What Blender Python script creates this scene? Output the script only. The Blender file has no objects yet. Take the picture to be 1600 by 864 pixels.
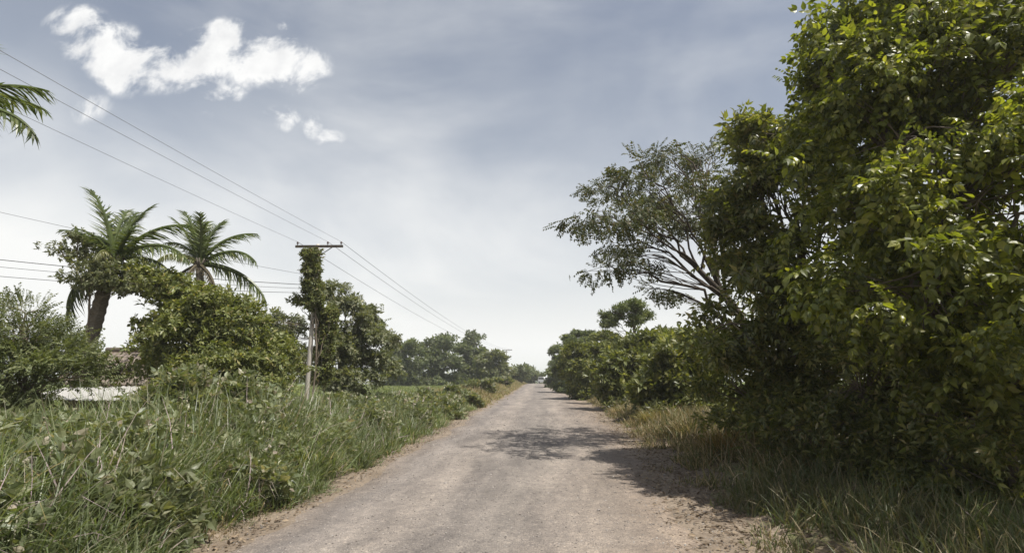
import bpy, math, random
import numpy as np
from mathutils import Vector, Matrix, Quaternion

random.seed(7)
rng = np.random.default_rng(7)
scene = bpy.context.scene
COL = scene.collection
PI = math.pi

# ------------------------------------------------------------------ camera
F_PX, W_PX, H_PX = 873.0, 1600.0, 864.0          # focal length in photo pixels
CAM_Z = 2.5
PITCH = math.radians(9.94)
cam_data = bpy.data.cameras.new('camera')
cam_data.sensor_width = 36.0
cam_data.lens = 36.0 * F_PX / W_PX
cam_data.clip_start = 0.1
cam_data.clip_end = 6000
cam = bpy.data.objects.new('camera', cam_data)
cam.location = (0, 0, CAM_Z)
cam.rotation_euler = (PI / 2 + PITCH, 0, 0)
COL.objects.link(cam)
scene.camera = cam

# ------------------------------------------------------------------ sun and exposure
SUN_EL, SUN_AZ = math.radians(64), math.radians(124)      # azimuth from +Y towards +X
sun_vec = Vector((math.cos(SUN_EL) * math.sin(SUN_AZ), math.cos(SUN_EL) * math.cos(SUN_AZ), math.sin(SUN_EL)))
sun_data = bpy.data.lights.new('sun', 'SUN')
sun_data.energy = 5.0
sun_data.angle = math.radians(0.55)
sun_data.color = (1.0, 0.955, 0.88)
sun = bpy.data.objects.new('sun', sun_data)
sun.rotation_euler = sun_vec.to_track_quat('Z', 'Y').to_euler()
sun.location = (20, 20, 40)
COL.objects.link(sun)
vs = scene.view_settings
vs.view_transform = 'Standard'
vs.look = 'None'
vs.exposure = 0.36
vs.gamma = 1.0
vs.use_curve_mapping = False
scene.cycles.max_bounces = 7
scene.cycles.diffuse_bounces = 3
scene.cycles.glossy_bounces = 2
scene.cycles.transmission_bounces = 4
scene.cycles.transparent_max_bounces = 8
scene.cycles.volume_bounces = 1


def pix_dir(px, py):
    """unit world direction of a photo pixel (used only to measure places)"""
    x, y = (px - W_PX / 2) / F_PX, -(py - H_PX / 2) / F_PX
    d = Vector((x, math.cos(PITCH) - y * math.sin(PITCH), math.sin(PITCH) + y * math.cos(PITCH)))
    return d.normalized()


def at(px, py, depth):
    d = pix_dir(px, py)
    return Vector((0, 0, CAM_Z)) + d * (depth / d.y)


# ------------------------------------------------------------------ world
def build_world():
    w = bpy.data.worlds.new('World')
    scene.world = w
    w.use_nodes = True
    nt = w.node_tree
    nt.nodes.clear()
    N = lambda t: nt.nodes.new(t)
    L = nt.links.new

    def math_(op, a, b=None, c=None, clamp=False):
        n = N('ShaderNodeMath'); n.operation = op; n.use_clamp = clamp
        for i, v in enumerate((a, b, c)):
            if v is None: continue
            if hasattr(v, 'is_linked'): L(v, n.inputs[i])
            else: n.inputs[i].default_value = v
        return n.outputs[0]

    def vmath(op, a, b=None):
        n = N('ShaderNodeVectorMath'); n.operation = op
        for i, v in enumerate((a, b)):
            if v is None: continue
            if hasattr(v, 'is_linked'): L(v, n.inputs[i])
            else: n.inputs[i].default_value = v
        return n

    def mixc(f, a, b):
        n = N('ShaderNodeMix'); n.data_type = 'RGBA'
        for i, v in ((0, f), (6, a), (7, b)):
            if hasattr(v, 'is_linked'): L(v, n.inputs[i])
            else: n.inputs[i].default_value = v
        return n.outputs[2]

    def smooth(v, lo, hi):
        n = N('ShaderNodeMapRange'); n.interpolation_type = 'SMOOTHSTEP'
        L(v, n.inputs[0]); n.inputs[1].default_value = lo; n.inputs[2].default_value = hi
        return n.outputs[0]

    def noise(vec, scale, detail, rough=0.55, dist=0.0):
        n = N('ShaderNodeTexNoise'); L(vec, n.inputs['Vector'])
        n.inputs['Scale'].default_value = scale; n.inputs['Detail'].default_value = detail
        n.inputs['Roughness'].default_value = rough; n.inputs['Distortion'].default_value = dist
        return n.outputs[0]

    out = N('ShaderNodeOutputWorld'); bg = N('ShaderNodeBackground')
    L(bg.outputs[0], out.inputs[0])
    sky = N('ShaderNodeTexSky'); sky.sky_type = 'NISHITA'; sky.sun_disc = False
    sky.sun_elevation = SUN_EL; sky.sun_rotation = SUN_AZ
    sky.altitude = 200; sky.air_density = 1.0; sky.dust_density = 3.0; sky.ozone_density = 1.2
    tc = N('ShaderNodeTexCoord'); d = tc.outputs['Generated']
    sep = N('ShaderNodeSeparateXYZ'); L(d, sep.inputs[0])
    x, y, z = sep.outputs
    # high thin cloud, on a plane overhead
    zz = math_('ADD', math_('MAXIMUM', z, 0.0), 0.12)
    cmb = N('ShaderNodeCombineXYZ'); L(math_('DIVIDE', x, zz), cmb.inputs[0]); L(math_('DIVIDE', y, zz), cmb.inputs[1])
    mp = N('ShaderNodeMapping'); L(d, mp.inputs[0])
    mp.inputs['Rotation'].default_value = (0, math.radians(32), 0); mp.inputs['Scale'].default_value = (1.0, 1.2, 2.6)
    mp.inputs['Location'].default_value = (3.1, 1.7, 0.4)
    n1 = noise(mp.outputs[0], 1.5, 6, 0.52, 0.35)
    cir = smooth(n1, 0.40, 0.78)
    n2 = noise(d, 2.3, 4, 0.5, 0.5)
    veil = smooth(n2, 0.35, 0.7)
    hor = math_('POWER', math_('SUBTRACT', 1.0, math_('MAXIMUM', z, 0.0), clamp=True), 3.4)
    f = math_('ADD', math_('MULTIPLY', cir, 0.40), math_('MULTIPLY', veil, 0.15))
    f = math_('ADD', f, math_('MULTIPLY', hor, 1.15))
    f = math_('ADD', f, 0.04, clamp=True)
    base = mixc(f, sky.outputs[0], (SKY_W[0], SKY_W[1], SKY_W[2], 1))
    # low heaped cloud, as directions (u, v) ahead
    yy = math_('MAXIMUM', y, 0.05)
    cu = N('ShaderNodeCombineXYZ'); L(math_('DIVIDE', x, yy), cu.inputs[0]); L(math_('DIVIDE', z, yy), cu.inputs[1])
    uv = cu.outputs[0]
    nz = noise(uv, 11.0, 9, 0.60, 0.35)
    nzb = noise(uv, 3.2, 3, 0.5, 0.0)
    tot = None
    blobs = [(118, 38, 46, 28, .95), (160, 70, 52, 32, 1.1), (205, 104, 54, 38, 1.1), (262, 108, 60, 34, 1.1), (330, 100, 70, 44, 1.15), (352, 66, 52, 32, 1.05),
             (410, 92, 66, 36, 1.1), (462, 106, 48, 36, 1.05), (345, 150, 36, 30, .9), (440, 186, 38, 20, .82), (492, 194, 18, 26, .8), (514, 214, 26, 16, .82),
             (118, 166, 55, 34, .56), (440, 42, 20, 14, .5)]
    for bx_, by_, rx, ry, amp in blobs:
        c = pix_dir(bx_, by_); a = pix_dir(bx_ + rx, by_); b = pix_dir(bx_, by_ - ry)
        u0, v0 = c.x / c.y, c.z / c.y
        du, dv = a.x / a.y - u0, b.z / b.y - v0
        s = vmath('SUBTRACT', uv, (u0, v0, 0)).outputs[0]
        s = vmath('MULTIPLY', s, (1 / du, 1 / dv, 0)).outputs[0]
        q = vmath('DOT_PRODUCT', s, s).outputs['Value']
        g = math_('MULTIPLY', math_('POWER', 2.718, math_('MULTIPLY', q, -0.9)), amp)
        tot = g if tot is None else math_('MAXIMUM', tot, g)
    # broken heaps elsewhere round the sky, so that it goes on as in view
    far = noise(d, 2.6, 7, 0.6, 0.3)
    front = smooth(y, 0.05, 0.25)
    dens = math_('ADD', math_('MULTIPLY', tot, 0.9), math_('MULTIPLY', math_('MULTIPLY', math_('SUBTRACT', nz, 0.5), 4.4), smooth(tot, 0.1, 0.5)))
    dens = math_('ADD', dens, math_('MULTIPLY', math_('SUBTRACT', nzb, 0.5), 0.3))
    m1 = math_('MULTIPLY', smooth(dens, 0.22, 1.08), front)
    m2 = math_('MULTIPLY', smooth(far, 0.66, 0.74), math_('SUBTRACT', 1.0, smooth(y, -0.1, 0.1)))
    m = math_('MAXIMUM', m1, m2)
    shade = smooth(math_('ADD', dens, math_('MULTIPLY', nzb, 0.5)), 0.6, 1.5)
    under = smooth(noise(vmath('ADD', uv, (0.02, 0.045, 0)).outputs[0], 7.0, 5, 0.55, 0.2), 0.40, 0.66)
    ccol = mixc(math_('MULTIPLY', under, math_('MULTIPLY', shade, 0.8)), (10.2, 10.2, 10.1, 1), (7.4, 7.45, 7.6, 1))
    col = mixc(math_('MULTIPLY', m, 0.97), base, ccol)
    L(col, bg.inputs['Color'])
    bg.inputs['Strength'].default_value = SKY_STRENGTH


SKY_W = (9.8, 9.85, 9.7)
SKY_STRENGTH = 0.078
build_world()


# ------------------------------------------------------------------ helpers
def vnoise(p, seed=0):
    """value noise for an (n,3) or (n,2) array, about 0..1"""
    p = np.asarray(p, float)
    if p.shape[1] == 2: p = np.c_[p, np.zeros(len(p))]
    i = np.floor(p).astype(np.int64); f = p - i; f = f * f * (3 - 2 * f)
    def h(a, b, c):
        n = (a * 374761393 + b * 668265263 + c * 2147483647 + seed * 1274126177) & 0xffffffff
        n = ((n ^ (n >> 13)) * 1274126177) & 0xffffffff
        return ((n ^ (n >> 16)) & 0xffff) / 65535.0
    r = 0
    for dx in (0, 1):
        for dy in (0, 1):
            for dz in (0, 1):
                wgt = (f[:, 0] if dx else 1 - f[:, 0]) * (f[:, 1] if dy else 1 - f[:, 1]) * (f[:, 2] if dz else 1 - f[:, 2])
                r = r + wgt * h(i[:, 0] + dx, i[:, 1] + dy, i[:, 2] + dz)
    return r


def fbm(p, octv=4, seed=0):
    p = np.asarray(p, float); r = 0; a = .5; t = 0
    for o in range(octv):
        r = r + a * vnoise(p * 2 ** o, seed + o); t += a; a *= .5
    return r / t


def norm(a):
    return a / np.maximum(np.linalg.norm(a, axis=-1, keepdims=True), 1e-9)


def frames(d, n):
    """rotation matrices with y along d and z near n"""
    y = norm(d); z = norm(n - (n * y).sum(1, keepdims=True) * y); x = np.cross(y, z)
    return np.stack([x, y, z], axis=2)


class Geo:
    """collects arrays of vertices and faces for one mesh"""
    def __init__(self): self.v = []; self.f = []; self.n = 0
    def add(self, v, faces):
        v = np.asarray(v, float).reshape(-1, 3)
        if len(v) == 0: return
        self.v.append(v)
        for f in (faces if isinstance(faces, (list, tuple)) else [faces]):
            if len(f): self.f.append(np.asarray(f, np.int64) + self.n)
        self.n += len(v)
    def scatter(self, tv, tfs, P, R, S):
        n = len(P)
        if n == 0: return
        S = np.asarray(S, float)
        S = S[:, None] if S.ndim == 1 else S
        sv = tv[None] * S[:, None, :]
        v = np.einsum('nij,nkj->nki', R, sv) + np.asarray(P)[:, None, :]
        off = (np.arange(n) * len(tv))[:, None, None]
        self.add(v.reshape(-1, 3), [(tf[None] + off).reshape(-1, tf.shape[1]) for tf in tfs])
    def box(self, c, s, R=None):
        v = np.array([[x, y, z] for x in (-.5, .5) for y in (-.5, .5) for z in (-.5, .5)]) * np.array(s)
        if R is not None: v = v @ np.array(R).T
        self.add(v + np.array(c), np.array([[0, 1, 3, 2], [4, 6, 7, 5], [0, 4, 5, 1], [2, 3, 7, 6], [0, 2, 6, 4], [1, 5, 7, 3]]))
    def tube(self, pts, radii, sides=6, cap=True):
        pts = np.asarray(pts, float); n = len(pts)
        t = norm(np.gradient(pts, axis=0))
        up = np.array([0, 0, 1.0]) if abs(t[0][2]) < .9 else np.array([1.0, 0, 0])
        u = norm(np.cross(t, np.broadcast_to(up, t.shape))); w = np.cross(t, u)
        a = np.arange(sides) / sides * 2 * PI
        ring = np.cos(a)[None, :, None] * u[:, None, :] + np.sin(a)[None, :, None] * w[:, None, :]
        v = pts[:, None, :] + ring * np.asarray(radii, float)[:, None, None]
        i = np.arange(n - 1)[:, None] * sides; j = np.arange(sides)[None]; k = (j + 1) % sides
        q = np.stack([i + j, i + k, i + sides + k, i + sides + j], -1).reshape(-1, 4)
        fs = [q]
        v = v.reshape(-1, 3)
        if cap:
            v = np.r_[v, pts[:1], pts[-1:]]
            j = np.arange(sides); k = (j + 1) % sides
            fs.append(np.stack([k, j, np.full(sides, n * sides)], -1))
            fs.append(np.stack([(n - 1) * sides + j, (n - 1) * sides + k, np.full(sides, n * sides + 1)], -1))
        self.add(v, fs)
    def mesh(self, name, mat, smooth=False, origin=None):
        v = np.concatenate(self.v) if self.v else np.zeros((0, 3))
        if origin is not None: v = v - np.array(origin)
        me = bpy.data.meshes.new(name)
        me.vertices.add(len(v)); me.vertices.foreach_set('co', v.astype(np.float32).ravel())
        loops = np.concatenate([f.ravel() for f in self.f]); cnt = np.concatenate([np.full(len(f), f.shape[1]) for f in self.f])
        me.loops.add(len(loops)); me.loops.foreach_set('vertex_index', loops.astype(np.int32))
        me.polygons.add(len(cnt)); me.polygons.foreach_set('loop_start', np.r_[0, np.cumsum(cnt)[:-1]].astype(np.int32))
        me.polygons.foreach_set('use_smooth', np.full(len(cnt), smooth))
        me.materials.append(mat)
        me.update(calc_edges=True)
        return me


def obj(name, me, parent=None, loc=(0, 0, 0), kind=None, label=None, cat=None, group=None):
    o = bpy.data.objects.new(name, me)
    COL.objects.link(o)
    o.location = loc
    if parent is not None: o.parent = parent
    for k, v in (('kind', kind), ('label', label), ('category', cat), ('group', group)):
        if v: o[k] = v
    return o


def thing(name, label, cat, loc=(0, 0, 0), group=None, rotz=0):
    o = obj(name, None, None, loc, None, label, cat, group)
    o.rotation_euler = (0, 0, rotz)
    o.empty_display_size = .3
    return o


# ------------------------------------------------------------------ materials
def new_mat(name):
    m = bpy.data.materials.new(name); m.use_nodes = True
    nt = m.node_tree; nt.nodes.clear()
    out = nt.nodes.new('ShaderNodeOutputMaterial')
    return m, nt, out


def ramp(nt, fac, stops):
    r = nt.nodes.new('ShaderNodeValToRGB'); nt.links.new(fac, r.inputs[0])
    e = r.color_ramp.elements
    while len(e) > 1: e.remove(e[0])
    e[0].position, e[0].color = stops[0][0], (*stops[0][1], 1)
    for p, c in stops[1:]:
        k = e.new(p); k.color = (*c, 1)
    return r.outputs[0]


def nnoise(nt, scale, detail=4, rough=.55, vec=None, dist=0):
    n = nt.nodes.new('ShaderNodeTexNoise')
    n.inputs['Scale'].default_value = scale; n.inputs['Detail'].default_value = detail
    n.inputs['Roughness'].default_value = rough; n.inputs['Distortion'].default_value = dist
    if vec is None:
        g = nt.nodes.new('ShaderNodeNewGeometry'); vec = g.outputs['Position']
    nt.links.new(vec, n.inputs['Vector'])
    return n.outputs[0]


def nmix(nt, f, a, b, mode='MIX'):
    n = nt.nodes.new('ShaderNodeMix'); n.data_type = 'RGBA'; n.blend_type = mode
    for i, v in ((0, f), (6, a), (7, b)):
        if hasattr(v, 'is_linked'): nt.links.new(v, n.inputs[i])
        else: n.inputs[i].default_value = v if i == 0 else (*v, 1)
    return n.outputs[2]


def leaf_mat(name, stops, trans=.35, rough=.42, spec=.5, tint=(1.5, 1.5, .55), patch=2.0, patch_amt=.5):
    """leaf: colour differs from leaf to leaf and from clump to clump, light comes through"""
    m, nt, out = new_mat(name)
    g = nt.nodes.new('ShaderNodeNewGeometry')
    c = ramp(nt, g.outputs['Random Per Island'], stops)
    pn = nnoise(nt, patch, 2)
    pr = ramp(nt, pn, [(.3, (1 - patch_amt,) * 3), (.7, (1 + patch_amt * .5,) * 3)])
    c = nmix(nt, 1.0, c, pr, 'MULTIPLY')
    b = nt.nodes.new('ShaderNodeBsdfPrincipled')
    nt.links.new(c, b.inputs['Base Color'])
    b.inputs['Roughness'].default_value = rough
    b.inputs['Specular IOR Level'].default_value = spec
    t = nt.nodes.new('ShaderNodeBsdfTranslucent')
    nt.links.new(nmix(nt, 1.0, c, tint, 'MULTIPLY'), t.inputs[0])
    mx = nt.nodes.new('ShaderNodeMixShader'); mx.inputs[0].default_value = trans
    nt.links.new(b.outputs[0], mx.inputs[1]); nt.links.new(t.outputs[0], mx.inputs[2])
    nt.links.new(mx.outputs[0], out.inputs[0])
    return m


def rough_mat(name, stops, scale=6, detail=6, rough=.9, bump=.4, bscale=None, bdist=.02, metallic=0, stretch=None):
    m, nt, out = new_mat(name)
    tc = nt.nodes.new('ShaderNodeTexCoord'); vec = tc.outputs['Object']
    if stretch:
        mp = nt.nodes.new('ShaderNodeMapping'); mp.inputs['Scale'].default_value = stretch
        nt.links.new(vec, mp.inputs[0]); vec = mp.outputs[0]
    c = ramp(nt, nnoise(nt, scale, detail, .6, vec), stops)
    b = nt.nodes.new('ShaderNodeBsdfPrincipled')
    nt.links.new(c, b.inputs['Base Color']); b.inputs['Roughness'].default_value = rough
    b.inputs['Metallic'].default_value = metallic; b.inputs['Specular IOR Level'].default_value = .3
    if bump:
        bp = nt.nodes.new('ShaderNodeBump'); bp.inputs['Strength'].default_value = bump; bp.inputs['Distance'].default_value = bdist
        nt.links.new(nnoise(nt, bscale or scale * 4, 5, .6, vec), bp.inputs['Height'])
        nt.links.new(bp.outputs[0], b.inputs['Normal'])
    nt.links.new(b.outputs[0], out.inputs[0])
    return m


M = {}
M['bark'] = rough_mat('bark', [(.3, (.09, .07, .05)), (.7, (.2, .165, .125))], 5, stretch=(1, 1, .3))
M['bark_dark'] = rough_mat('bark_dark', [(.3, (.045, .036, .028)), (.7, (.10, .082, .065))], 5, stretch=(1, 1, .3))
M['bark_pale'] = rough_mat('bark_pale', [(.3, (.16, .14, .11)), (.7, (.33, .29, .24))], 4, stretch=(1, 1, .4))
M['palm_bark'] = rough_mat('palm_bark', [(.3, (.10, .085, .065)), (.7, (.22, .19, .155))], 9, stretch=(1, 1, 2.5), bump=.8, bdist=.05)
M['pole_wood'] = rough_mat('pole_wood', [(.3, (.36, .33, .29)), (.7, (.54, .50, .44))], 3, stretch=(2, 2, .2))
M['arm_wood'] = rough_mat('arm_wood', [(.3, (.035, .03, .026)), (.7, (.09, .075, .06))], 5)
M['ceramic'] = rough_mat('ceramic', [(.3, (.05, .03, .025)), (.7, (.09, .05, .04))], 3, rough=.25, bump=0)
M['wire'] = rough_mat('wire', [(.3, (.03, .03, .032)), (.7, (.06, .06, .065))], 3, rough=.6, bump=0)
M['wire_pale'] = rough_mat('wire_pale', [(.3, (.14, .145, .15)), (.7, (.22, .225, .23))], 3, rough=.5, bump=0)
# foliage
M['leaf_near'] = leaf_mat('leaf_near', [(0, (0.081, 0.100, 0.026)), (.45, (0.152, 0.174, 0.040)), (.8, (0.245, 0.257, 0.063)), (1, (0.324, 0.310, 0.100))], .48, .36, .5, (1.55, 1.6, .35), .9, .4)
M['leaf_round'] = leaf_mat('leaf_round', [(0, (0.074, 0.091, 0.031)), (.5, (0.143, 0.159, 0.054)), (.9, (0.246, 0.237, 0.088)), (1, (0.314, 0.256, 0.144))], .44, .36, .5, (1.55, 1.6, .4), .9, .4)
M['leaf_airy'] = leaf_mat('leaf_airy', [(0, (0.050, 0.066, 0.027)), (.6, (0.078, 0.094, 0.037)), (1, (0.123, 0.105, 0.051))], .4, .5, .4, (1.4, 1.3, .6), .8, .3)
M['leaf_hedge'] = leaf_mat('leaf_hedge', [(0, (0.088, 0.109, 0.040)), (.6, (0.164, 0.181, 0.064)), (1, (0.264, 0.259, 0.106))], .40, .42, .45, (1.5, 1.5, .45), .5, .4)
M['leaf_left'] = leaf_mat('leaf_left', [(0, (0.096, 0.118, 0.038)), (.55, (0.178, 0.202, 0.065)), (.9, (0.268, 0.279, 0.101)), (1, (0.395, 0.336, 0.176))], .36, .42, .45, (1.45, 1.45, .5), .8, .35)
M['leaf_grey'] = leaf_mat('leaf_grey', [(0, (0.099, 0.114, 0.056)), (.6, (0.165, 0.183, 0.092)), (1, (0.264, 0.251, 0.148))], .36, .45, .5, (1.4, 1.45, .55), .6, .3)
M['leaf_feather'] = leaf_mat('leaf_feather', [(0, (0.092, 0.116, 0.050)), (.6, (0.146, 0.170, 0.072)), (1, (0.216, 0.223, 0.108))], .38, .5, .4, (1.4, 1.4, .5), .9, .3)
M['leaf_weed'] = leaf_mat('leaf_weed', [(0, (0.115, 0.144, 0.072)), (.5, (0.194, 0.217, 0.109)), (.85, (0.276, 0.286, 0.163)), (1, (0.410, 0.338, 0.291))], .34, .42, .55, (1.4, 1.4, .5), 1.2, .3)
M['leaf_vine'] = leaf_mat('leaf_vine', [(0, (0.083, 0.104, 0.029)), (.5, (0.142, 0.166, 0.046)), (.85, (0.205, 0.218, 0.072)), (1, (0.244, 0.186, 0.114))], .36, .5, .4, (1.4, 1.35, .5), 1.4, .4)
M['leaf_far'] = leaf_mat('leaf_far', [(0, (0.078, 0.100, 0.048)), (.6, (0.136, 0.163, 0.076)), (1, (0.208, 0.218, 0.117))], .38, .5, .4, (1.4, 1.45, .55), .25, .4)
M['frond'] = leaf_mat('frond', [(0, (.06, .085, .028)), (.6, (.105, .135, .042)), (1, (.17, .18, .065))], .34, .4, .5, (1.35, 1.4, .45), 1.2, .3)
M['frond_dry'] = leaf_mat('frond_dry', [(0, (.09, .075, .05)), (.6, (.145, .122, .08)), (1, (.23, .195, .13))], .3, .6, .3, (1.2, 1.1, .8), 1.2, .3)
M['frond_yellow'] = leaf_mat('frond_yellow', [(0, (.11, .13, .04)), (.6, (.17, .18, .055)), (1, (.25, .22, .09))], .36, .45, .4, (1.3, 1.25, .6), 1.2, .3)
M['grass'] = leaf_mat('grass', [(0, (0.091, 0.121, 0.051)), (.45, (0.157, 0.197, 0.084)), (.84, (0.241, 0.267, 0.144)), (.94, (0.362, 0.313, 0.253)), (1, (0.601, 0.454, 0.539))], .38, .40, .5, (1.4, 1.45, .5), .45, .45)
M['grass_edge'] = leaf_mat('grass_edge', [(0, (0.070, 0.095, 0.030)), (.35, (0.130, 0.135, 0.050)), (.6, (0.260, 0.200, 0.100)), (.85, (0.360, 0.275, 0.165)), (1, (0.480, 0.400, 0.280))], .3, .55, .35, (1.25, 1.2, .7), .8, .3)
M['grass_far'] = leaf_mat('grass_far', [(0, (0.187, 0.190, 0.088)), (.6, (0.282, 0.251, 0.121)), (1, (0.458, 0.319, 0.220))], .35, .5, .4, (1.35, 1.35, .6), .25, .3)
M['grass_field'] = leaf_mat('grass_field', [(0, (.15, .19, .07)), (.6, (.21, .24, .095)), (1, (.30, .31, .14))], .38, .5, .4, (1.35, 1.4, .6), .15, .3)
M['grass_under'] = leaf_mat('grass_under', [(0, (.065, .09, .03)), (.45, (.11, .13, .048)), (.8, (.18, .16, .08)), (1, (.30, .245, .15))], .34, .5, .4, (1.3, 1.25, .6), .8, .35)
M['grass_gold'] = leaf_mat('grass_gold', [(0, (0.120, 0.130, 0.030)), (.4, (0.240, 0.190, 0.055)), (.75, (0.360, 0.220, 0.080)), (1, (0.480, 0.360, 0.180))], .4, .5, .4, (1.4, 1.2, .6), 1.5, .35)
M['litter'] = leaf_mat('litter', [(0, (.07, .05, .035)), (.5, (.16, .115, .075)), (1, (.32, .25, .17))], .15, .7, .3, (1.2, 1.1, .8), 2, .3)


# ------------------------------------------------------------------ road geometry
_l = np.array([(-5.6, -25), (-4.3, 2), (-3.95, 8.8), (-3.05, 22.7), (-2.4, 38.5), (-.4, 75), (4.0, 161), (7, 230), (8, 330)])
_r = np.array([(1.2, -25), (2.25, 2), (2.85, 8.8), (5.0, 30), (7.0, 61), (8.7, 100), (11.9, 161), (14.0, 230), (15, 330)])
def xl(y): return np.interp(y, _l[:, 1], _l[:, 0])
def xr(y): return np.interp(y, _r[:, 1], _r[:, 0])


def crest(y):
    """the road goes over a gentle brow about 170 m ahead"""
    q = np.clip(np.asarray(y, float) - 145, 0, 150)
    return -.00030 * q * q - .09 * np.clip(np.asarray(y, float) - 295, 0, 600)


def ground_z(x, y):
    """height of the natural ground; the road bed is cut a few centimetres below zero"""
    x = np.asarray(x, float); y = np.asarray(y, float)
    p = np.stack([x, y], -1).reshape(-1, 2)
    n = (fbm(p * .35, 3, 3) - .5).reshape(x.shape)
    dl = xl(y) - x                       # metres left of the road
    dr = x - xr(y)
    sl = np.clip((dl - .7) / 1.6, 0, 1); sr = np.clip((dr - 1.1) / 1.8, 0, 1)
    left = .25 * sl - .35 * np.clip((dl - 8) / 9, 0, 1)
    right = .38 * sr + .1 * np.clip((dr - 4) / 6, 0, 1)
    return -.05 + left + right + n * .25 * np.maximum(sl, sr) + crest(y)


def build_ground():
    xs = np.r_[-900, -600, -400, -260, -180, -130, -100, -80, -64, -52, np.arange(-44, -16, 2.0), np.arange(-16, 20, .5), np.arange(20, 46, 2.0), 52, 64, 80, 100, 130, 180, 260, 400, 600, 900]
    ys = np.r_[-300, -150, -80, -50, np.arange(-32, 0, 2.0), np.arange(0, 40, .5), np.arange(40, 90, 2.0), np.arange(90, 200, 8.0), 220, 260, 320, 400, 520, 700, 1000, 1500, 2200, 3200]
    X, Y = np.meshgrid(xs, ys, indexing='ij')
    Z = ground_z(X, Y)
    g = Geo()
    i = np.arange(len(xs) - 1)[:, None] * len(ys) + np.arange(len(ys) - 1)[None]
    q = np.stack([i, i + len(ys), i + len(ys) + 1, i + 1], -1).reshape(-1, 4)
    g.add(np.stack([X, Y, Z], -1).reshape(-1, 3), q)
    m, nt, out = new_mat('ground_soil')
    n1 = nnoise(nt, .5, 6, .6); n2 = nnoise(nt, 7, 6, .65)
    soil = ramp(nt, n2, [(.3, (.13, .10, .07)), (.7, (.27, .215, .155))])
    grn = ramp(nt, n2, [(.3, (.08, .105, .035)), (.7, (.16, .19, .065))])
    geo = nt.nodes.new('ShaderNodeNewGeometry'); sp = nt.nodes.new('ShaderNodeSeparateXYZ'); nt.links.new(geo.outputs['Position'], sp.inputs[0])
    fld = nt.nodes.new('ShaderNodeMapRange'); nt.links.new(sp.outputs[1], fld.inputs[0]); fld.inputs[1].default_value = 35; fld.inputs[2].default_value = 60
    gm = nt.nodes.new('ShaderNodeMath'); gm.operation = 'ADD'; gm.use_clamp = True
    nt.links.new(ramp(nt, n1, [(.45, (0, 0, 0)), (.6, (.7, .7, .7))]), gm.inputs[0]); nt.links.new(fld.outputs[0], gm.inputs[1])
    c = nmix(nt, gm.outputs[0], soil, grn)
    b = nt.nodes.new('ShaderNodeBsdfPrincipled'); nt.links.new(c, b.inputs['Base Color']); b.inputs['Roughness'].default_value = .95
    b.inputs['Specular IOR Level'].default_value = .1
    bp = nt.nodes.new('ShaderNodeBump'); bp.inputs['Strength'].default_value = .6; bp.inputs['Distance'].default_value = .04
    nt.links.new(n2, bp.inputs['Height']); nt.links.new(bp.outputs[0], b.inputs['Normal'])
    nt.links.new(b.outputs[0], out.inputs[0])
    obj('ground', g.mesh('ground', m, True), kind='structure')


def road_rows():
    return np.r_[np.arange(-25, 4, 1.0), np.arange(4, 16, .07), np.arange(16, 34, .16), np.arange(34, 80, .6), np.arange(80, 180, 2.0), np.arange(180, 331, 8.0)]


def road_z(x, y):
    c = (xl(y) + xr(y)) / 2; w = (xr(y) - xl(y)) / 2
    t = (x - c) / w
    p = np.stack([x, y], -1).reshape(-1, 2)
    camber = .05 * (1 - t * t)
    tracks = -.022 * (np.exp(-((t - .33) / .13) ** 2) + np.exp(-((t + .36) / .13) ** 2))
    lump = (fbm(p * np.array([.9, .9]), 3, 11) - .5).reshape(x.shape) * .05
    # washboard ripples across the carriageway, strongest near by on the right half
    ph = y * 2 * PI / .62 + 2.5 * (fbm(p * .5, 2, 21).reshape(x.shape)) * 3 + x * .35
    amp = .009 * np.clip(fbm(p * .22, 2, 31).reshape(x.shape) * 2.4 - .7, 0, 1)
    fine = (fbm(p * 6, 2, 41) - .5).reshape(x.shape) * .012
    return .012 + camber + tracks + lump * .8 + amp * np.sin(ph) + fine + crest(y)


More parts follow.
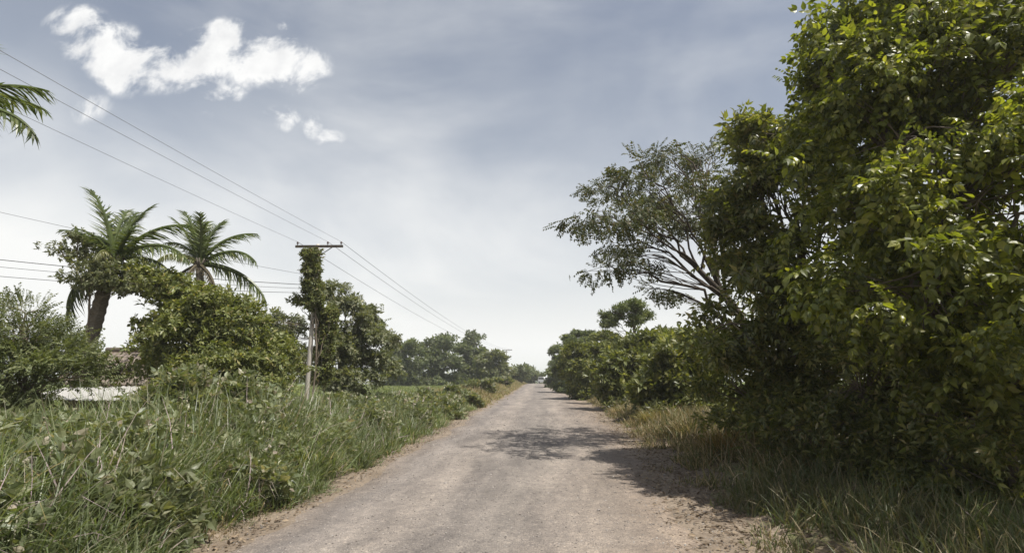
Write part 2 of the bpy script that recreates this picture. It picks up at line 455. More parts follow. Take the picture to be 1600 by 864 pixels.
def build_road():
    ys = road_rows(); nx = 64
    t = np.linspace(0, 1, nx)
    Y = np.repeat(ys[:, None], nx, 1)
    el = (fbm(np.c_[ys * .55, np.zeros(len(ys))], 4, 5) - .5) * .9
    er = (fbm(np.c_[ys * .5, np.ones(len(ys)) * 9], 4, 6) - .5) * 1.1
    a = xl(ys) + el; b = xr(ys) + er
    X = a[:, None] + (b - a)[:, None] * t[None]
    Z = road_z(X, Y)
    edge = np.clip(np.minimum(t, 1 - t) / .04, 0, 1)[None]
    Z = Z * edge + (-.02 + crest(Y)) * (1 - edge)
    g = Geo(); n = nx
    i = np.arange(len(ys) - 1)[:, None] * n + np.arange(n - 1)[None]
    g.add(np.stack([X, Y, Z], -1).reshape(-1, 3), np.stack([i, i + 1, i + n + 1, i + n], -1).reshape(-1, 4))
    m, nt, out = new_mat('gravel_road')
    at_ = nt.nodes.new('ShaderNodeAttribute'); at_.attribute_name = 'lane'
    mpl = nt.nodes.new('ShaderNodeMapping'); mpl.inputs['Scale'].default_value = (11, .16, 1); nt.links.new(at_.outputs['Vector'], mpl.inputs[0])
    streak = nnoise(nt, 1.0, 5, .6, mpl.outputs[0], .4)
    spl = nt.nodes.new('ShaderNodeSeparateXYZ'); nt.links.new(at_.outputs['Vector'], spl.inputs[0])
    lanes = ramp(nt, spl.outputs[0], [(0, (1.0, .93, .86)), (.12, (.98, .98, 1.0)), (.3, (1.18, 1.16, 1.14)), (.42, (.93, .93, .94)), (.56, (.95, .95, .95)), (.68, (1.18, 1.15, 1.12)), (.84, (1.0, .95, .9)), (1, (1.12, 1.0, .88))])
    big = nnoise(nt, .35, 5, .6); mid = nnoise(nt, 3.5, 6, .7); fine = nnoise(nt, 26, 5, .75)
    base = ramp(nt, big, [(.35, (.192, .174, .157)), (.65, (.245, .221, .197))])
    base = nmix(nt, 1.0, base, ramp(nt, mid, [(.3, (.80, .80, .81)), (.7, (1.16, 1.15, 1.13))]), 'MULTIPLY')
    base = nmix(nt, 1.0, base, ramp(nt, fine, [(.3, (.78, .78, .79)), (.7, (1.2, 1.19, 1.18))]), 'MULTIPLY')
    base = nmix(nt, 1.0, base, lanes, 'MULTIPLY')
    base = nmix(nt, 1.0, base, ramp(nt, streak, [(.32, (.74, .74, .75)), (.68, (1.2, 1.19, 1.17))]), 'MULTIPLY')
    vor = nt.nodes.new('ShaderNodeTexVoronoi'); vor.inputs['Scale'].default_value = 30
    geo = nt.nodes.new('ShaderNodeNewGeometry'); nt.links.new(geo.outputs['Position'], vor.inputs['Vector'])
    sc_ = nt.nodes.new('ShaderNodeSeparateColor'); nt.links.new(vor.outputs['Color'], sc_.inputs[0])
    base = nmix(nt, 1.0, base, ramp(nt, sc_.outputs[0], [(0, (.8, .8, .81)), (.5, (1, 1, 1)), (.9, (1.04, 1.03, 1.01)), (1, (1.4, 1.38, 1.34))]), 'MULTIPLY')
    bs = nt.nodes.new('ShaderNodeBsdfPrincipled'); nt.links.new(base, bs.inputs['Base Color']); bs.inputs['Roughness'].default_value = .92
    bs.inputs['Specular IOR Level'].default_value = .2
    bp = nt.nodes.new('ShaderNodeBump'); bp.inputs['Strength'].default_value = 1.0; bp.inputs['Distance'].default_value = .02
    nt.links.new(vor.outputs['Distance'], bp.inputs['Height']); bp.invert = True
    bp2 = nt.nodes.new('ShaderNodeBump'); bp2.inputs['Strength'].default_value = .7; bp2.inputs['Distance'].default_value = .03
    nt.links.new(mid, bp2.inputs['Height']); nt.links.new(bp.outputs[0], bp2.inputs['Normal'])
    nt.links.new(bp2.outputs[0], bs.inputs['Normal'])
    nt.links.new(bs.outputs[0], out.inputs[0])
    me = g.mesh('gravel_road', m, True)
    la = me.attributes.new('lane', 'FLOAT_VECTOR', 'POINT')
    la.data.foreach_set('vector', np.stack([np.repeat(t[None], len(ys), 0), Y, 0 * Y], -1).astype(np.float32).ravel())
    obj('gravel_road', me, kind='structure')

    # earth shoulders either side, tucked under the gravel
    sm, nt, out = new_mat('shoulder_earth')
    a1 = nnoise(nt, 1.1, 5, .6); a2 = nnoise(nt, 14, 6, .7)
    c = ramp(nt, a1, [(.35, (.165, .132, .10)), (.65, (.25, .205, .16))])
    c = nmix(nt, 1.0, c, ramp(nt, a2, [(.3, (.66, .65, .63)), (.7, (1.28, 1.27, 1.25))]), 'MULTIPLY')
    bs = nt.nodes.new('ShaderNodeBsdfPrincipled'); nt.links.new(c, bs.inputs['Base Color']); bs.inputs['Roughness'].default_value = .95
    bs.inputs['Specular IOR Level'].default_value = .15
    bp = nt.nodes.new('ShaderNodeBump'); bp.inputs['Strength'].default_value = .9; bp.inputs['Distance'].default_value = .03
    nt.links.new(a2, bp.inputs['Height']); nt.links.new(bp.outputs[0], bs.inputs['Normal']); nt.links.new(bs.outputs[0], out.inputs[0])
    for side in (-1, 1):
        rows = np.r_[np.arange(-25, 4, 1.0), np.arange(4, 40, .25), np.arange(40, 180, 2.0), np.arange(180, 331, 8.0)]
        k = 14; u = np.linspace(0, 1, k)
        wv = 1.5 + (fbm(np.c_[rows * .4, np.full(len(rows), 3. + side)], 3, 15) - .5) * 1.6
        if side > 0: wv = wv + .2
        inner = xl(rows) + .9 if side < 0 else xr(rows) - .9
        Xs = inner[:, None] + side * (u[None] * (wv + .9)[:, None])
        Ys = np.repeat(rows[:, None], k, 1)
        pp = np.stack([Xs, Ys], -1).reshape(-1, 2)
        Zs = np.maximum(ground_z(Xs, Ys) + .012, -.004 + crest(Ys)) + ((fbm(pp * 2.5, 3, 17) - .5) * .07).reshape(Xs.shape) * np.clip(u * 3 - .9, 0, 1)[None]
        Zs[:, -1] = ground_z(Xs[:, -1], Ys[:, -1]) - .03
        g = Geo(); i = np.arange(len(rows) - 1)[:, None] * k + np.arange(k - 1)[None]
        q = np.stack([i, i + 1, i + k + 1, i + k], -1).reshape(-1, 4)
        g.add(np.stack([Xs, Ys, Zs], -1).reshape(-1, 3), q if side > 0 else q[:, ::-1])
        obj('road_shoulder', g.mesh('road_shoulder', sm, True), kind='structure')

    # loose stones
    n = 18000
    yy = 4.5 + 34 * rng.random(n) ** 1.9
    tt = rng.random(n) * 1.16 - .08
    xx = xl(yy) + (xr(yy) - xl(yy)) * tt
    sz = (.006 + .013 * rng.random(n) ** 3) * (1 + .03 * yy)
    big = rng.random(n) < .012; sz[big] *= 2.2
    zz = road_z(xx, yy)
    zz = np.where((tt < .03) | (tt > .97), np.maximum(ground_z(xx, yy) + .01, 0), zz)
    oc = np.array([[1, 0, 0], [-1, 0, 0], [0, 1, 0], [0, -1, 0], [0, 0, .75], [.35, .3, -.5]], float)
    of = np.array([[0, 2, 4], [2, 1, 4], [1, 3, 4], [3, 0, 4], [2, 0, 5], [1, 2, 5], [3, 1, 5], [0, 3, 5]])
    d = rng.normal(size=(n, 3)); d[:, 2] *= .2
    g = Geo(); g.scatter(oc, [of], np.c_[xx, yy, zz + sz * .15], frames(d, np.tile([0, 0, 1.], (n, 1)) + rng.normal(size=(n, 3)) * .3), np.c_[sz, sz * (.6 + .5 * rng.random(n)), sz * .8])
    sm2 = leaf_mat('loose_stone', [(0, (.13, .118, .108)), (.5, (.22, .198, .178)), (.9, (.29, .265, .24)), (1, (.38, .355, .325))], 0.0, .9, .2, (1, 1, 1), .5, .15)
    obj('loose_gravel', g.mesh('loose_gravel', sm2), kind='stuff', label='loose gravel scattered over the unpaved road', cat='gravel')


build_ground()
build_road()

# ------------------------------------------------------------------ leaf templates (length 1 along +Y)
LEAF_V = np.array([[0, 0, 0], [-.2, .42, .05], [.2, .42, .05], [0, .45, -.02], [0, 1, -.12]], float)
LEAF_F = [np.array([[0, 3, 1], [0, 2, 3], [1, 3, 4], [3, 2, 4]])]
WIDE_V = np.array([[0, 0, 0], [-.22, .2, .04], [.22, .2, .04], [0, .25, -.01], [-.27, .52, .03], [.27, .52, .03], [0, .55, -.05], [0, 1, -.2]], float)
WIDE_F = [np.array([[0, 3, 1], [0, 2, 3], [4, 6, 7], [6, 5, 7]]), np.array([[1, 3, 6, 4], [3, 2, 5, 6]])]
DIA_V = np.array([[0, 0, 0], [-.26, .5, .06], [.26, .5, .06], [0, 1, -.08]], float)
DIA_F = [np.array([[0, 2, 1], [1, 2, 3]])]


def spray(n_pairs, length, leaflet, droop, tv=LEAF_V, tf=LEAF_F, seed=0, spread=60):
    """pinnate leaf: leaflets in two rows along a drooping stalk"""
    r = np.random.default_rng(seed); g = Geo()
    P, D, Nn, S = [], [], [], []
    for i in range(n_pairs):
        t = .2 + .8 * i / max(n_pairs - 1, 1)
        p = np.array([0, t * length, -droop * t * t * length])
        for s in (-1, 1):
            a = math.radians(spread + r.normal() * 10)
            D.append([s * math.sin(a), math.cos(a), -.35 - droop + r.normal() * .12]); P.append(p); Nn.append([r.normal() * .25, r.normal() * .25, 1]); S.append(leaflet * (1 - .35 * abs(t - .55)) * (1 + r.normal() * .08))
    P.append([0, length, -droop * length]); D.append([0, 1, -.4 - droop]); Nn.append([0, 0, 1]); S.append(leaflet)
    g.scatter(tv, tf, np.array(P), frames(np.array(D, float), np.array(Nn, float)), np.array(S))
    v = np.concatenate(g.v); tri = [f for f in g.f if f.shape[1] == 3]; qd = [f for f in g.f if f.shape[1] == 4]
    fs = []
    if tri: fs.append(np.concatenate(tri))
    if qd: fs.append(np.concatenate(qd))
    return v, fs


def whorl(n, leaf, tv=LEAF_V, tf=LEAF_F, seed=0, rise=.3):
    """a handful of leaves round a twig end"""
    r = np.random.default_rng(seed); g = Geo()
    a = np.arange(n) / n * 2 * PI + r.random(n)
    D = np.c_[np.cos(a), np.sin(a) * .8 + .5, rise + r.normal(size=n) * .35]
    P = D * .15 * leaf + r.normal(size=(n, 3)) * .12 * leaf
    g.scatter(tv, tf, P, frames(D, np.c_[r.normal(size=n) * .4, r.normal(size=n) * .4, np.ones(n)]), leaf * (.75 + .5 * r.random(n)))
    v = np.concatenate(g.v); fs = []
    for k in (3, 4):
        q = [f for f in g.f if f.shape[1] == k]
        if q: fs.append(np.concatenate(q))
    return v, fs


def lobe_points(c, r, n, shell=.45, gap=0.0, gscale=1.0, seed=0, clump=None):
    """points in an ellipsoid, denser towards the skin, with noise gaps; clump = (points, radius, thickness) gathers them into flat sprays"""
    R = np.random.default_rng(seed)
    if clump:
        k, cr, ch = clump[:3]; fl = clump[3] if len(clump) > 3 else 1.0
        m = max(1, int(n / k))
        cc = lobe_points(c, r, m, shell, gap, gscale, seed)
        a = R.random((m, k)) * 2 * PI; q = np.sqrt(R.random((m, k))) * cr * (.6 + .8 * R.random((m, 1)))
        tilt = R.normal(size=(m, 1, 2)) * .25 * fl
        ox, oy = np.cos(a) * q, np.sin(a) * q
        oz = R.normal(size=(m, k)) * ch - .45 * fl * q * q / cr + ox * tilt[:, :, 0] + oy * tilt[:, :, 1]
        return (cc[:, None, :] + np.stack([ox, oy, oz], -1)).reshape(-1, 3)
    out = []
    tot = 0
    while tot < n:
        m = n * 3
        d = norm(R.normal(size=(m, 3))); u = R.random(m) ** (1 / 3 * (1 - shell) + .02)
        lump = .78 + .44 * fbm(d * 2.2 + np.array(c) * .7, 3, seed + 3)
        p = d * (u * lump)[:, None] * np.array(r) + np.array(c)
        keep = fbm(p * gscale, 2, seed + 9) > gap
        p = p[keep]; out.append(p); tot += len(p)
        if len(p) == 0: break
    return np.concatenate(out)[:n]


def bez(a, b, c, n):
    t = np.linspace(0, 1, n)[:, None]
    return (1 - t) ** 2 * np.array(a) + 2 * t * (1 - t) * np.array(b) + t * t * np.array(c)


def tree(name, label, cat, base, trunk, lobes, tmpl, leaf_m, bark_m, per=3, spread=.25, outw=.8, down=.25, rnd=.6, upn=1.0, size=(.8, 1.2),
         shell=.45, gap=.36, gscale=1.0, twigs=14, group=None, seed=0, twig_r=.02, crown='crown', stem='trunk', sides=8, individual=0, leaf_single=None, limb_r=.45, clump=(11, .42, .07)):
    """trunk: [(point, radius)...]; lobes: [(centre, (rx, ry, rz), clumps)...]; tmpl: list of (verts, faces) leaf clusters"""
    base = np.array(base, float)
    R = np.random.default_rng(seed + 100)
    root = thing(name, label, cat, tuple(base), group)
    wood = Geo()
    tp = np.array([p for p, _ in trunk], float); tr = np.array([r for _, r in trunk], float)
    k = max(6, len(tp) * 4); tt = np.linspace(0, len(tp) - 1, k); ii = np.arange(len(tp))
    # smooth trunk line
    sp = np.stack([np.interp(tt, ii, tp[:, q]) for q in range(3)], 1)
    for _ in range(2): sp[1:-1] = (sp[:-2] + 2 * sp[1:-1] + sp[2:]) / 4
    sr = np.interp(tt, ii, tr)
    wood.tube(sp, sr, sides)
    allP, allD = [], []
    for li, (c, r, n) in enumerate(lobes):
        c = np.array(c, float)
        pts = lobe_points(c, r, n, shell, gap, gscale, seed * 31 + li, clump)
        below = np.where(sp[:, 2] < c[2] - .1 * r[2])[0]
        j = below[-1] if len(below) else len(sp) // 2
        j = max(int(j * (.55 + .4 * R.random())), min(2, len(sp) - 1))
        a = sp[j]; mid = (a + c) / 2 + np.array([0, 0, .12 * np.linalg.norm(c - a)]) + R.normal(size=3) * .08 * np.linalg.norm(c - a)
        limb = bez(a, mid, c, 9); limb[1:-1] += R.normal(size=(7, 3)) * .02 * np.linalg.norm(c - a)
        r0 = sr[j] * limb_r
        wood.tube(limb, np.linspace(r0, max(r0 * .25, twig_r), 9), 6)
        for q in R.choice(len(pts), min(twigs, len(pts)), replace=False):
            s = limb[R.integers(3, 9)]; e = pts[q]; L_ = np.linalg.norm(e - s)
            tw = bez(s, (s + e) / 2 + R.normal(size=3) * .12 * L_ + np.array([0, 0, .1 * L_]), e, 5)
            wood.tube(tw, np.linspace(twig_r, twig_r * .35, 5), 4, cap=False)
        allP.append(pts); allD.append(norm((pts - c) / np.array(r)))
    P = np.concatenate(allP); D = np.concatenate(allD)
    P = np.repeat(P, per, 0) + R.normal(size=(len(P) * per, 3)) * spread * np.array([1, 1, .45])
    D = np.repeat(D, per, 0) * outw + R.normal(size=P.shape) * rnd + np.array([0, 0, -down])
    Nn = np.tile([0, 0, upn], (len(P), 1)) + R.normal(size=P.shape) * .6
    Rm = frames(D, Nn); S = size[0] + (size[1] - size[0]) * R.random(len(P))
    which = R.integers(0, len(tmpl), len(P))
    take = np.zeros(len(P), bool)
    leaves = Geo()
    if individual:
        # the clusters nearest in view lend single leaves that are objects of their own
        rel = P - np.array([0, 0, CAM_Z]); dep = rel[:, 1] * math.cos(PITCH) + rel[:, 2] * math.sin(PITCH)
        up = -rel[:, 1] * math.sin(PITCH) + rel[:, 2] * math.cos(PITCH)
        u, v = rel[:, 0] / dep * F_PX + 800, 432 - up / dep * F_PX
        ok = (dep > 1) & (u > 0) & (u < 1600) & (v > 0) & (v < 864)
        cell = {}
        for q in np.where(ok)[0]:
            key = (int(u[q] // 26), int(v[q] // 26))
            if key not in cell or dep[q] < dep[cell[key]]: cell[key] = q
        picks = sorted(cell.values(), key=lambda q: dep[q])[:individual]
        take[picks] = True
    for w, (tv, tf) in enumerate(tmpl):
        sel = (which == w) & ~take
        leaves.scatter(tv, tf, P[sel], Rm[sel], S[sel])
    obj(stem, wood.mesh(stem, bark_m, True, base), root)
    cr = obj(crown, leaves.mesh(crown, leaf_m, False, base), root, kind='stuff')
    if individual:
        g = Geo(); g.add(WIDE_V * leaf_single, WIDE_F); lm = g.mesh('leaf', leaf_m)
        for q in np.where(take)[0]:
            for e in (0,):
                o = obj('leaf', lm, cr, tuple(P[q] - base))
                o.rotation_euler = Matrix(Rm[q].tolist()).to_euler()
                s = float(S[q] * (1.0 + .3 * R.random())); o.scale = (s, s, s)
    return root


def gz(x, y): return float(ground_z(np.array([x]), np.array([y]))[0])
def on_ground(px, depth):
    """ground point whose x is that of photo column px at this distance"""
    p = at(px, 585, depth); return Vector((p.x, p.y, gz(p.x, p.y)))
def PX(px, py, depth, r, n):
    """a lobe: centre from a measured pixel and distance, radii in metres"""
    return (tuple(at(px, py, depth)), r, n)


# ------------------------------------------------------------------ right side: big trees by the road
NEAR_T = [spray(5, .55, .175, .35, WIDE_V, WIDE_F, 1), spray(4, .45, .16, .5, WIDE_V, WIDE_F, 2), spray(6, .6, .16, .25, WIDE_V, WIDE_F, 3)]
MID_T = [whorl(8, .20, LEAF_V, LEAF_F, 4), whorl(7, .23, LEAF_V, LEAF_F, 5), spray(4, .42, .19, .4, LEAF_V, LEAF_F, 6)]

b = on_ground(1470, 11.0)
tree('broadleaf_tree', 'tall dense tree with drooping leaflets filling the upper right of the picture', 'tree', b,
     [(b, .26), (b + Vector((.1, 0, 2.2)), .2), (b + Vector((-.3, .1, 5.0)), .15), (b + Vector((-.4, .2, 8.2)), .08)],
     [PX(1430, 85, 11.0, (1.6, 1.8, 1.2), 123), PX(1580, 120, 10.5, (1.8, 1.8, 1.9), 132), PX(1300, 95, 12.5, (.65, .7, .7), 40), PX(1345, 30, 12.0, (.9, 1.0, .8), 88), PX(1350, 150, 11.8, (.9, 1.1, .8), 104), PX(1415, 215, 10.6, (1.7, 1.7, 1.3), 149), PX(1540, 300, 10, (1.8, 1.8, 1.5), 144),
      PX(1390, 335, 10.8, (1.6, 1.6, 1.1), 132), PX(1450, 420, 10, (1.9, 1.6, 1.3), 144), PX(1580, 470, 9.4, (1.6, 1.5, 1.5), 114), PX(1640, 300, 10.5, (1.6, 1.6, 1.6), 120), PX(1650, 200, 10, (1.8, 1.8, 2.4), 88),
      PX(1530, -40, 11.5, (2.0, 2.0, 1.4), 150), PX(1400, -10, 11.8, (1.3, 1.3, .9), 110), PX(1490, 15, 10.8, (1.4, 1.3, .8), 110), PX(1590, 20, 10.2, (1.3, 1.3, .9), 110)],
     NEAR_T, M['leaf_near'], M['bark'], per=4, spread=.2, outw=.4, down=.25, rnd=.6, upn=1.3, size=(.5, 1.3), gap=.47, gscale=.85, twigs=20, seed=11, clump=(15, .55, .05),
     individual=300, leaf_single=.18)

b = on_ground(1255, 15.5)
tree('broadleaf_tree', 'bushy tree with layered leaves at the road edge, left of the tallest tree', 'tree', b,
     [(b, .22), (b + Vector((.1, 0, 1.8)), .17), (b + Vector((.3, .1, 4.2)), .13), (b + Vector((.3, .2, 6.6)), .07)],
     [PX(1205, 240, 15.5, (1.15, 1.5, .9), 127), PX(1320, 200, 15.5, (1.4, 1.6, 1.2), 127), PX(1170, 205, 15.5, (.6, .7, .5), 57), PX(1250, 200, 15.8, (.9, 1.1, .7), 106), PX(1155, 275, 15.6, (.7, .9, .55), 65), PX(1165, 370, 15.6, (.9, 1.2, .8), 98), PX(1190, 335, 15.2, (1.3, 1.5, 1.0), 137), PX(1280, 330, 15.2, (1.7, 1.6, 1.2), 137),
      PX(1160, 425, 15.0, (1.05, 1.4, .85), 127), PX(1145, 505, 15.0, (1.0, 1.4, .75), 127), PX(1250, 460, 14.6, (1.8, 1.6, 1.2), 157), PX(1350, 480, 14.0, (1.8, 1.6, 1.4), 137)],
     MID_T, M['leaf_round'], M['bark'], per=4, spread=.2, outw=.5, down=.2, rnd=.6, size=(.65, 1.25), upn=1.3, gap=.47, gscale=.85, twigs=20, seed=12, clump=(15, .55, .05),
     individual=300, leaf_single=.2)

b = on_ground(1190, 16.8)
tree('shade_bush', 'dark bush filling the space below the layered tree, by the dry grass', 'bush', b,
     [(b, .09), (b + Vector((.1, .1, 1.0)), .06), (b + Vector((.2, .1, 2.2)), .03)],
     [PX(1145, 600, 16.5, (1.0, 1.3, 1.0), 117), PX(1210, 610, 16, (1.2, 1.3, 1.1), 117), PX(1190, 550, 16.5, (1.3, 1.3, .9), 108), PX(1260, 640, 15, (1.1, 1.2, .8), 99)],
     MID_T, M['leaf_round'], M['bark'], per=4, spread=.22, outw=.7, down=.2, rnd=.6, size=(.6, 1.0), gap=.38, gscale=1.2, twigs=14, seed=13, crown='foliage', stem='stem', sides=6)

b = on_ground(1360, 12.8)
tree('shade_bush', 'dark twiggy bush under the tall trees on the right', 'bush', b,
     [(b, .10), (b + Vector((-.1, .1, 1.0)), .07), (b + Vector((.1, .1, 2.6)), .03)],
     [PX(1330, 590, 12.8, (1.2, 1.3, 1.1), 108), PX(1430, 560, 12.2, (1.4, 1.3, 1.3), 117), PX(1400, 650, 12.2, (1.4, 1.2, .8), 90), PX(1310, 660, 12.8, (1.0, 1.0, .6), 58)],
     MID_T, M['leaf_round'], M['bark'], per=4, spread=.24, outw=.7, down=.3, rnd=.65, size=(.55, .9), gap=.42, gscale=1.2, twigs=40, seed=14, crown='foliage', stem='stem', sides=6, twig_r=.014)

b = on_ground(1560, 9.6)
tree('shade_bush', 'shaded bush at the right edge under the tallest tree', 'bush', b,
     [(b, .10), (b + Vector((.1, .1, 1.0)), .07), (b + Vector((.1, .1, 2.4)), .03)],
     [PX(1600, 690, 10.5, (1.2, 1.0, .6), 90), PX(1450, 690, 11.5, (1.2, 1.0, .5), 90), PX(1540, 590, 9.6, (1.2, 1.1, .9), 100), PX(1620, 640, 9.4, (1.0, 1.0, 1.1), 67), PX(1500, 660, 9.8, (.9, .9, .5), 54)],
     MID_T, M['leaf_round'], M['bark'], per=4, spread=.24, outw=.7, down=.3, rnd=.65, size=(.55, .9), gap=.42, gscale=1.2, twigs=40, seed=15, crown='foliage', stem='stem', sides=6, twig_r=.014)

b = on_ground(1330, 12.6)
tree('shade_bush', 'low leafy growth along the foot of the right hand trees', 'bush', b,
     [(b, .04), (b + Vector((0, 0, .5)), .03), (b + Vector((.1, 0, .9)), .015)],
     [PX(1250, 715, 14.0, (.8, .7, .4), 90), PX(1330, 722, 12.8, (.8, .7, .42), 100), PX(1410, 735, 11.8, (.8, .7, .45), 100), PX(1500, 750, 10.6, (.8, .6, .45), 90), PX(1585, 770, 9.4, (.7, .6, .45), 80)],
     MID_T, M['leaf_round'], M['bark'], per=4, spread=.16, outw=.6, down=0, rnd=.6, size=(.4, .8), gap=.36, gscale=1.4, twigs=14, seed=16, crown='foliage', stem='stem', sides=5, twig_r=.01)

b = Vector((8.2, 6.2, gz(8.2, 6.2)))
tree('broadleaf_tree', 'tree cut off by the right edge of the picture, beside the tallest tree', 'tree', b,
     [(b, .2), (b + Vector((.1, 0, 2.2)), .16), (b + Vector((.2, .1, 4.6)), .1), (b + Vector((.2, .1, 6.6)), .05)],
     [((8.2 + dx, 6.2 + dy, zz), (1.5, 1.5, 1.1), 95) for dx, dy, zz in ((-.6, .4, 3.6), (.6, -.3, 4.6), (-.3, .5, 5.6), (.5, -.2, 6.8), (.6, .3, 2.8))],
     NEAR_T, M['leaf_near'], M['bark'], per=4, spread=.2, outw=.4, down=.25, rnd=.6, upn=1.3, size=(.4, .85), gap=.45, gscale=.85, twigs=12, seed=18, clump=(15, .55, .05))

# background trees that close the gaps behind the right hand row
for i, (px, D, h, lab) in enumerate([(1290, 21, 6.0, 'leafy tree behind the layered tree on the right'), (1440, 17, 7.0, 'tree deep behind the tall right hand trees'), (1600, 14, 6.5, 'tree behind the tallest tree at the right edge')]):
    b = on_ground(px, D)
    tree('woodland_tree', lab, 'tree', b, [(b, .2), (b + Vector((0, 0, h * .45)), .14), (b + Vector((.2, 0, h * .8)), .06)],
         [((b.x + dx, b.y + dy, b.z + h * f), (1.9, 1.9, h * .17), 110) for dx, dy, f in ((-.8, 0, .82), (1.0, .3, .66), (-1.0, -.2, .5), (.6, .2, .36), (-.5, 0, .2))],
         MID_T, M['leaf_round'], M['bark'], per=3, spread=.35, size=(.9, 1.4), gap=.36, gscale=.9, twigs=8, seed=20 + i)

# feathery, flat-layered tree leaning out over the road
AIRY_T = [spray(6, .42, .12, .2, DIA_V, DIA_F, 21, 65), spray(5, .36, .13, .35, DIA_V, DIA_F, 22, 65), spray(7, .46, .11, .1, DIA_V, DIA_F, 23, 65)]
b = on_ground(1200, 21)
tree('spreading_tree', 'airy flat-layered tree reaching out over the road behind the layered tree', 'tree', b,
     [(b, .26), (b + Vector((-.2, 0, 2.6)), .2), (at(1150, 480, 20.6), .15), (at(1100, 430, 20.2), .1), (at(1065, 395, 19.8), .06)],
     [PX(925, 338, 17.8, (0.83, 2.1, 0.14), 62), PX(958, 292, 20.8, (1.01, 2.1, 0.18), 88), PX(1000, 256, 19.2, (0.92, 2.1, 0.16), 75), PX(1052, 238, 22.2, (1.01, 2.1, 0.18), 75), PX(1112, 244, 21.5, (0.92, 2.1, 0.20), 62), PX(972, 338, 17.0, (1.01, 2.1, 0.14), 75), PX(1032, 298, 18.8, (1.10, 2.1, 0.18), 88), PX(1082, 285, 22.1, (1.01, 2.1, 0.18), 69), PX(1015, 330, 22.4, (1.01, 2.1, 0.16), 69), PX(948, 414, 19.0, (0.92, 2.1, 0.09), 50), PX(985, 372, 20.6, (1.01, 2.1, 0.14), 62), PX(1062, 345, 20.3, (1.01, 2.1, 0.16), 62), PX(1105, 330, 20.0, (0.92, 2.1, 0.18), 56), PX(1058, 222, 21.5, (0.28, 2.1, 0.27), 12), PX(1032, 452, 22.1, (0.92, 2.1, 0.09), 42), PX(1020, 398, 18.5, (0.83, 2.1, 0.11), 37)],
     AIRY_T, M['leaf_airy'], M['bark_dark'], per=2, spread=.16, outw=.8, down=.05, rnd=.35, size=(.8, 1.2), shell=.1, gap=.43, gscale=1.3, twigs=12, seed=31, twig_r=.018, limb_r=.5, clump=(9, .45, .03, .45))

# ------------------------------------------------------------------ right hedge row going away
HEDGE_T = [whorl(8, .34, LEAF_V, LEAF_F, 31), whorl(7, .38, LEAF_V, LEAF_F, 32)]
rows = [
    ('bushy roadside tree just past the layered tree, casting shade on the verge', 1062, 31, [(1060, 570, 31, (1.5, 1.6, 1.3), 260), (1085, 540, 31.5, (1.2, 1.4, 1.1), 180), (1035, 600, 31, (1.2, 1.3, .9), 200)]),
    ('dense bright green bush leaning to the road, in the right hedge row', 985, 41, [(985, 565, 41, (1.7, 1.7, 1.4), 280), (1020, 545, 42, (1.6, 1.6, 1.3), 220), (960, 585, 41, (1.3, 1.4, 1.0), 180), (1000, 600, 41, (1.6, 1.5, .8), 150)]),
    ('rounded bush in the right hedge row with a pale lit top', 925, 58, [(930, 555, 58, (2.2, 2.0, 1.7), 280), (905, 565, 58, (1.6, 1.8, 1.6), 200), (945, 535, 60, (1.8, 1.8, 1.3), 160), (920, 590, 58, (2.0, 1.8, 1.0), 140)]),
    ('tall dark bush toward the far end of the right hedge row', 893, 78, [(895, 555, 78, (2.0, 2.2, 2.2), 220), (905, 530, 80, (2.0, 2.0, 1.3), 130), (878, 575, 78, (1.5, 1.8, 1.3), 120)]),
    ('small dark tree at the far right of the road end', 872, 110, [(874, 560, 110, (1.9, 2.2, 3.0), 160), (868, 580, 110, (1.3, 1.8, 1.6), 80)]),
    ('low rounded tree closing the road end on the right', 878, 165, [(872, 579, 165, (1.9, 2.2, 2.0), 100), (884, 582, 165, (2.4, 2.2, 1.8), 80)]),
]
for i, (lab, px, D, lb) in enumerate(rows):
    b = on_ground(px, D)
    tree('hedge_tree', lab, 'tree', b, [(b, .16), (b + Vector((0, 0, 1.4)), .12), (b + Vector((.1, 0, 3.0)), .05)], [PX(*q) for q in lb] + [((b.x + dx_, b.y - .4, b.z + .8), (1.3, 1.3, .9), 90) for dx_ in (-.9, .9)],
         HEDGE_T, M['leaf_hedge'] if i < 3 else M['leaf_far'], M['bark'], per=4, spread=.3, size=(.7 + .004 * D, 1.1 + .006 * D), gap=.36, gscale=.7, twigs=8, seed=40 + i,
         group='trees along the right verge')
b = on_ground(985, 48)
tree('umbrella_tree', 'slim tree with a dark flat crown rising above the right hedge row', 'tree', b,
     [(b, .16), (at(990, 560, 48), .12), (at(992, 515, 48), .08), (at(985, 490, 48), .05)],
     [PX(960, 487, 48, (.9, 1.0, .5), 70), PX(985, 478, 48, (1.0, 1.1, .55), 80), PX(1008, 492, 48, (.8, .9, .35), 50), PX(965, 503, 48, (.9, .9, .3), 40), PX(990, 500, 48, (.9, .9, .3), 40)],
     [whorl(7, .26, LEAF_V, LEAF_F, 35)], M['leaf_far'], M['bark'], per=4, spread=.2, size=(.9, 1.3), gap=.38, gscale=1.0, twigs=14, seed=51)

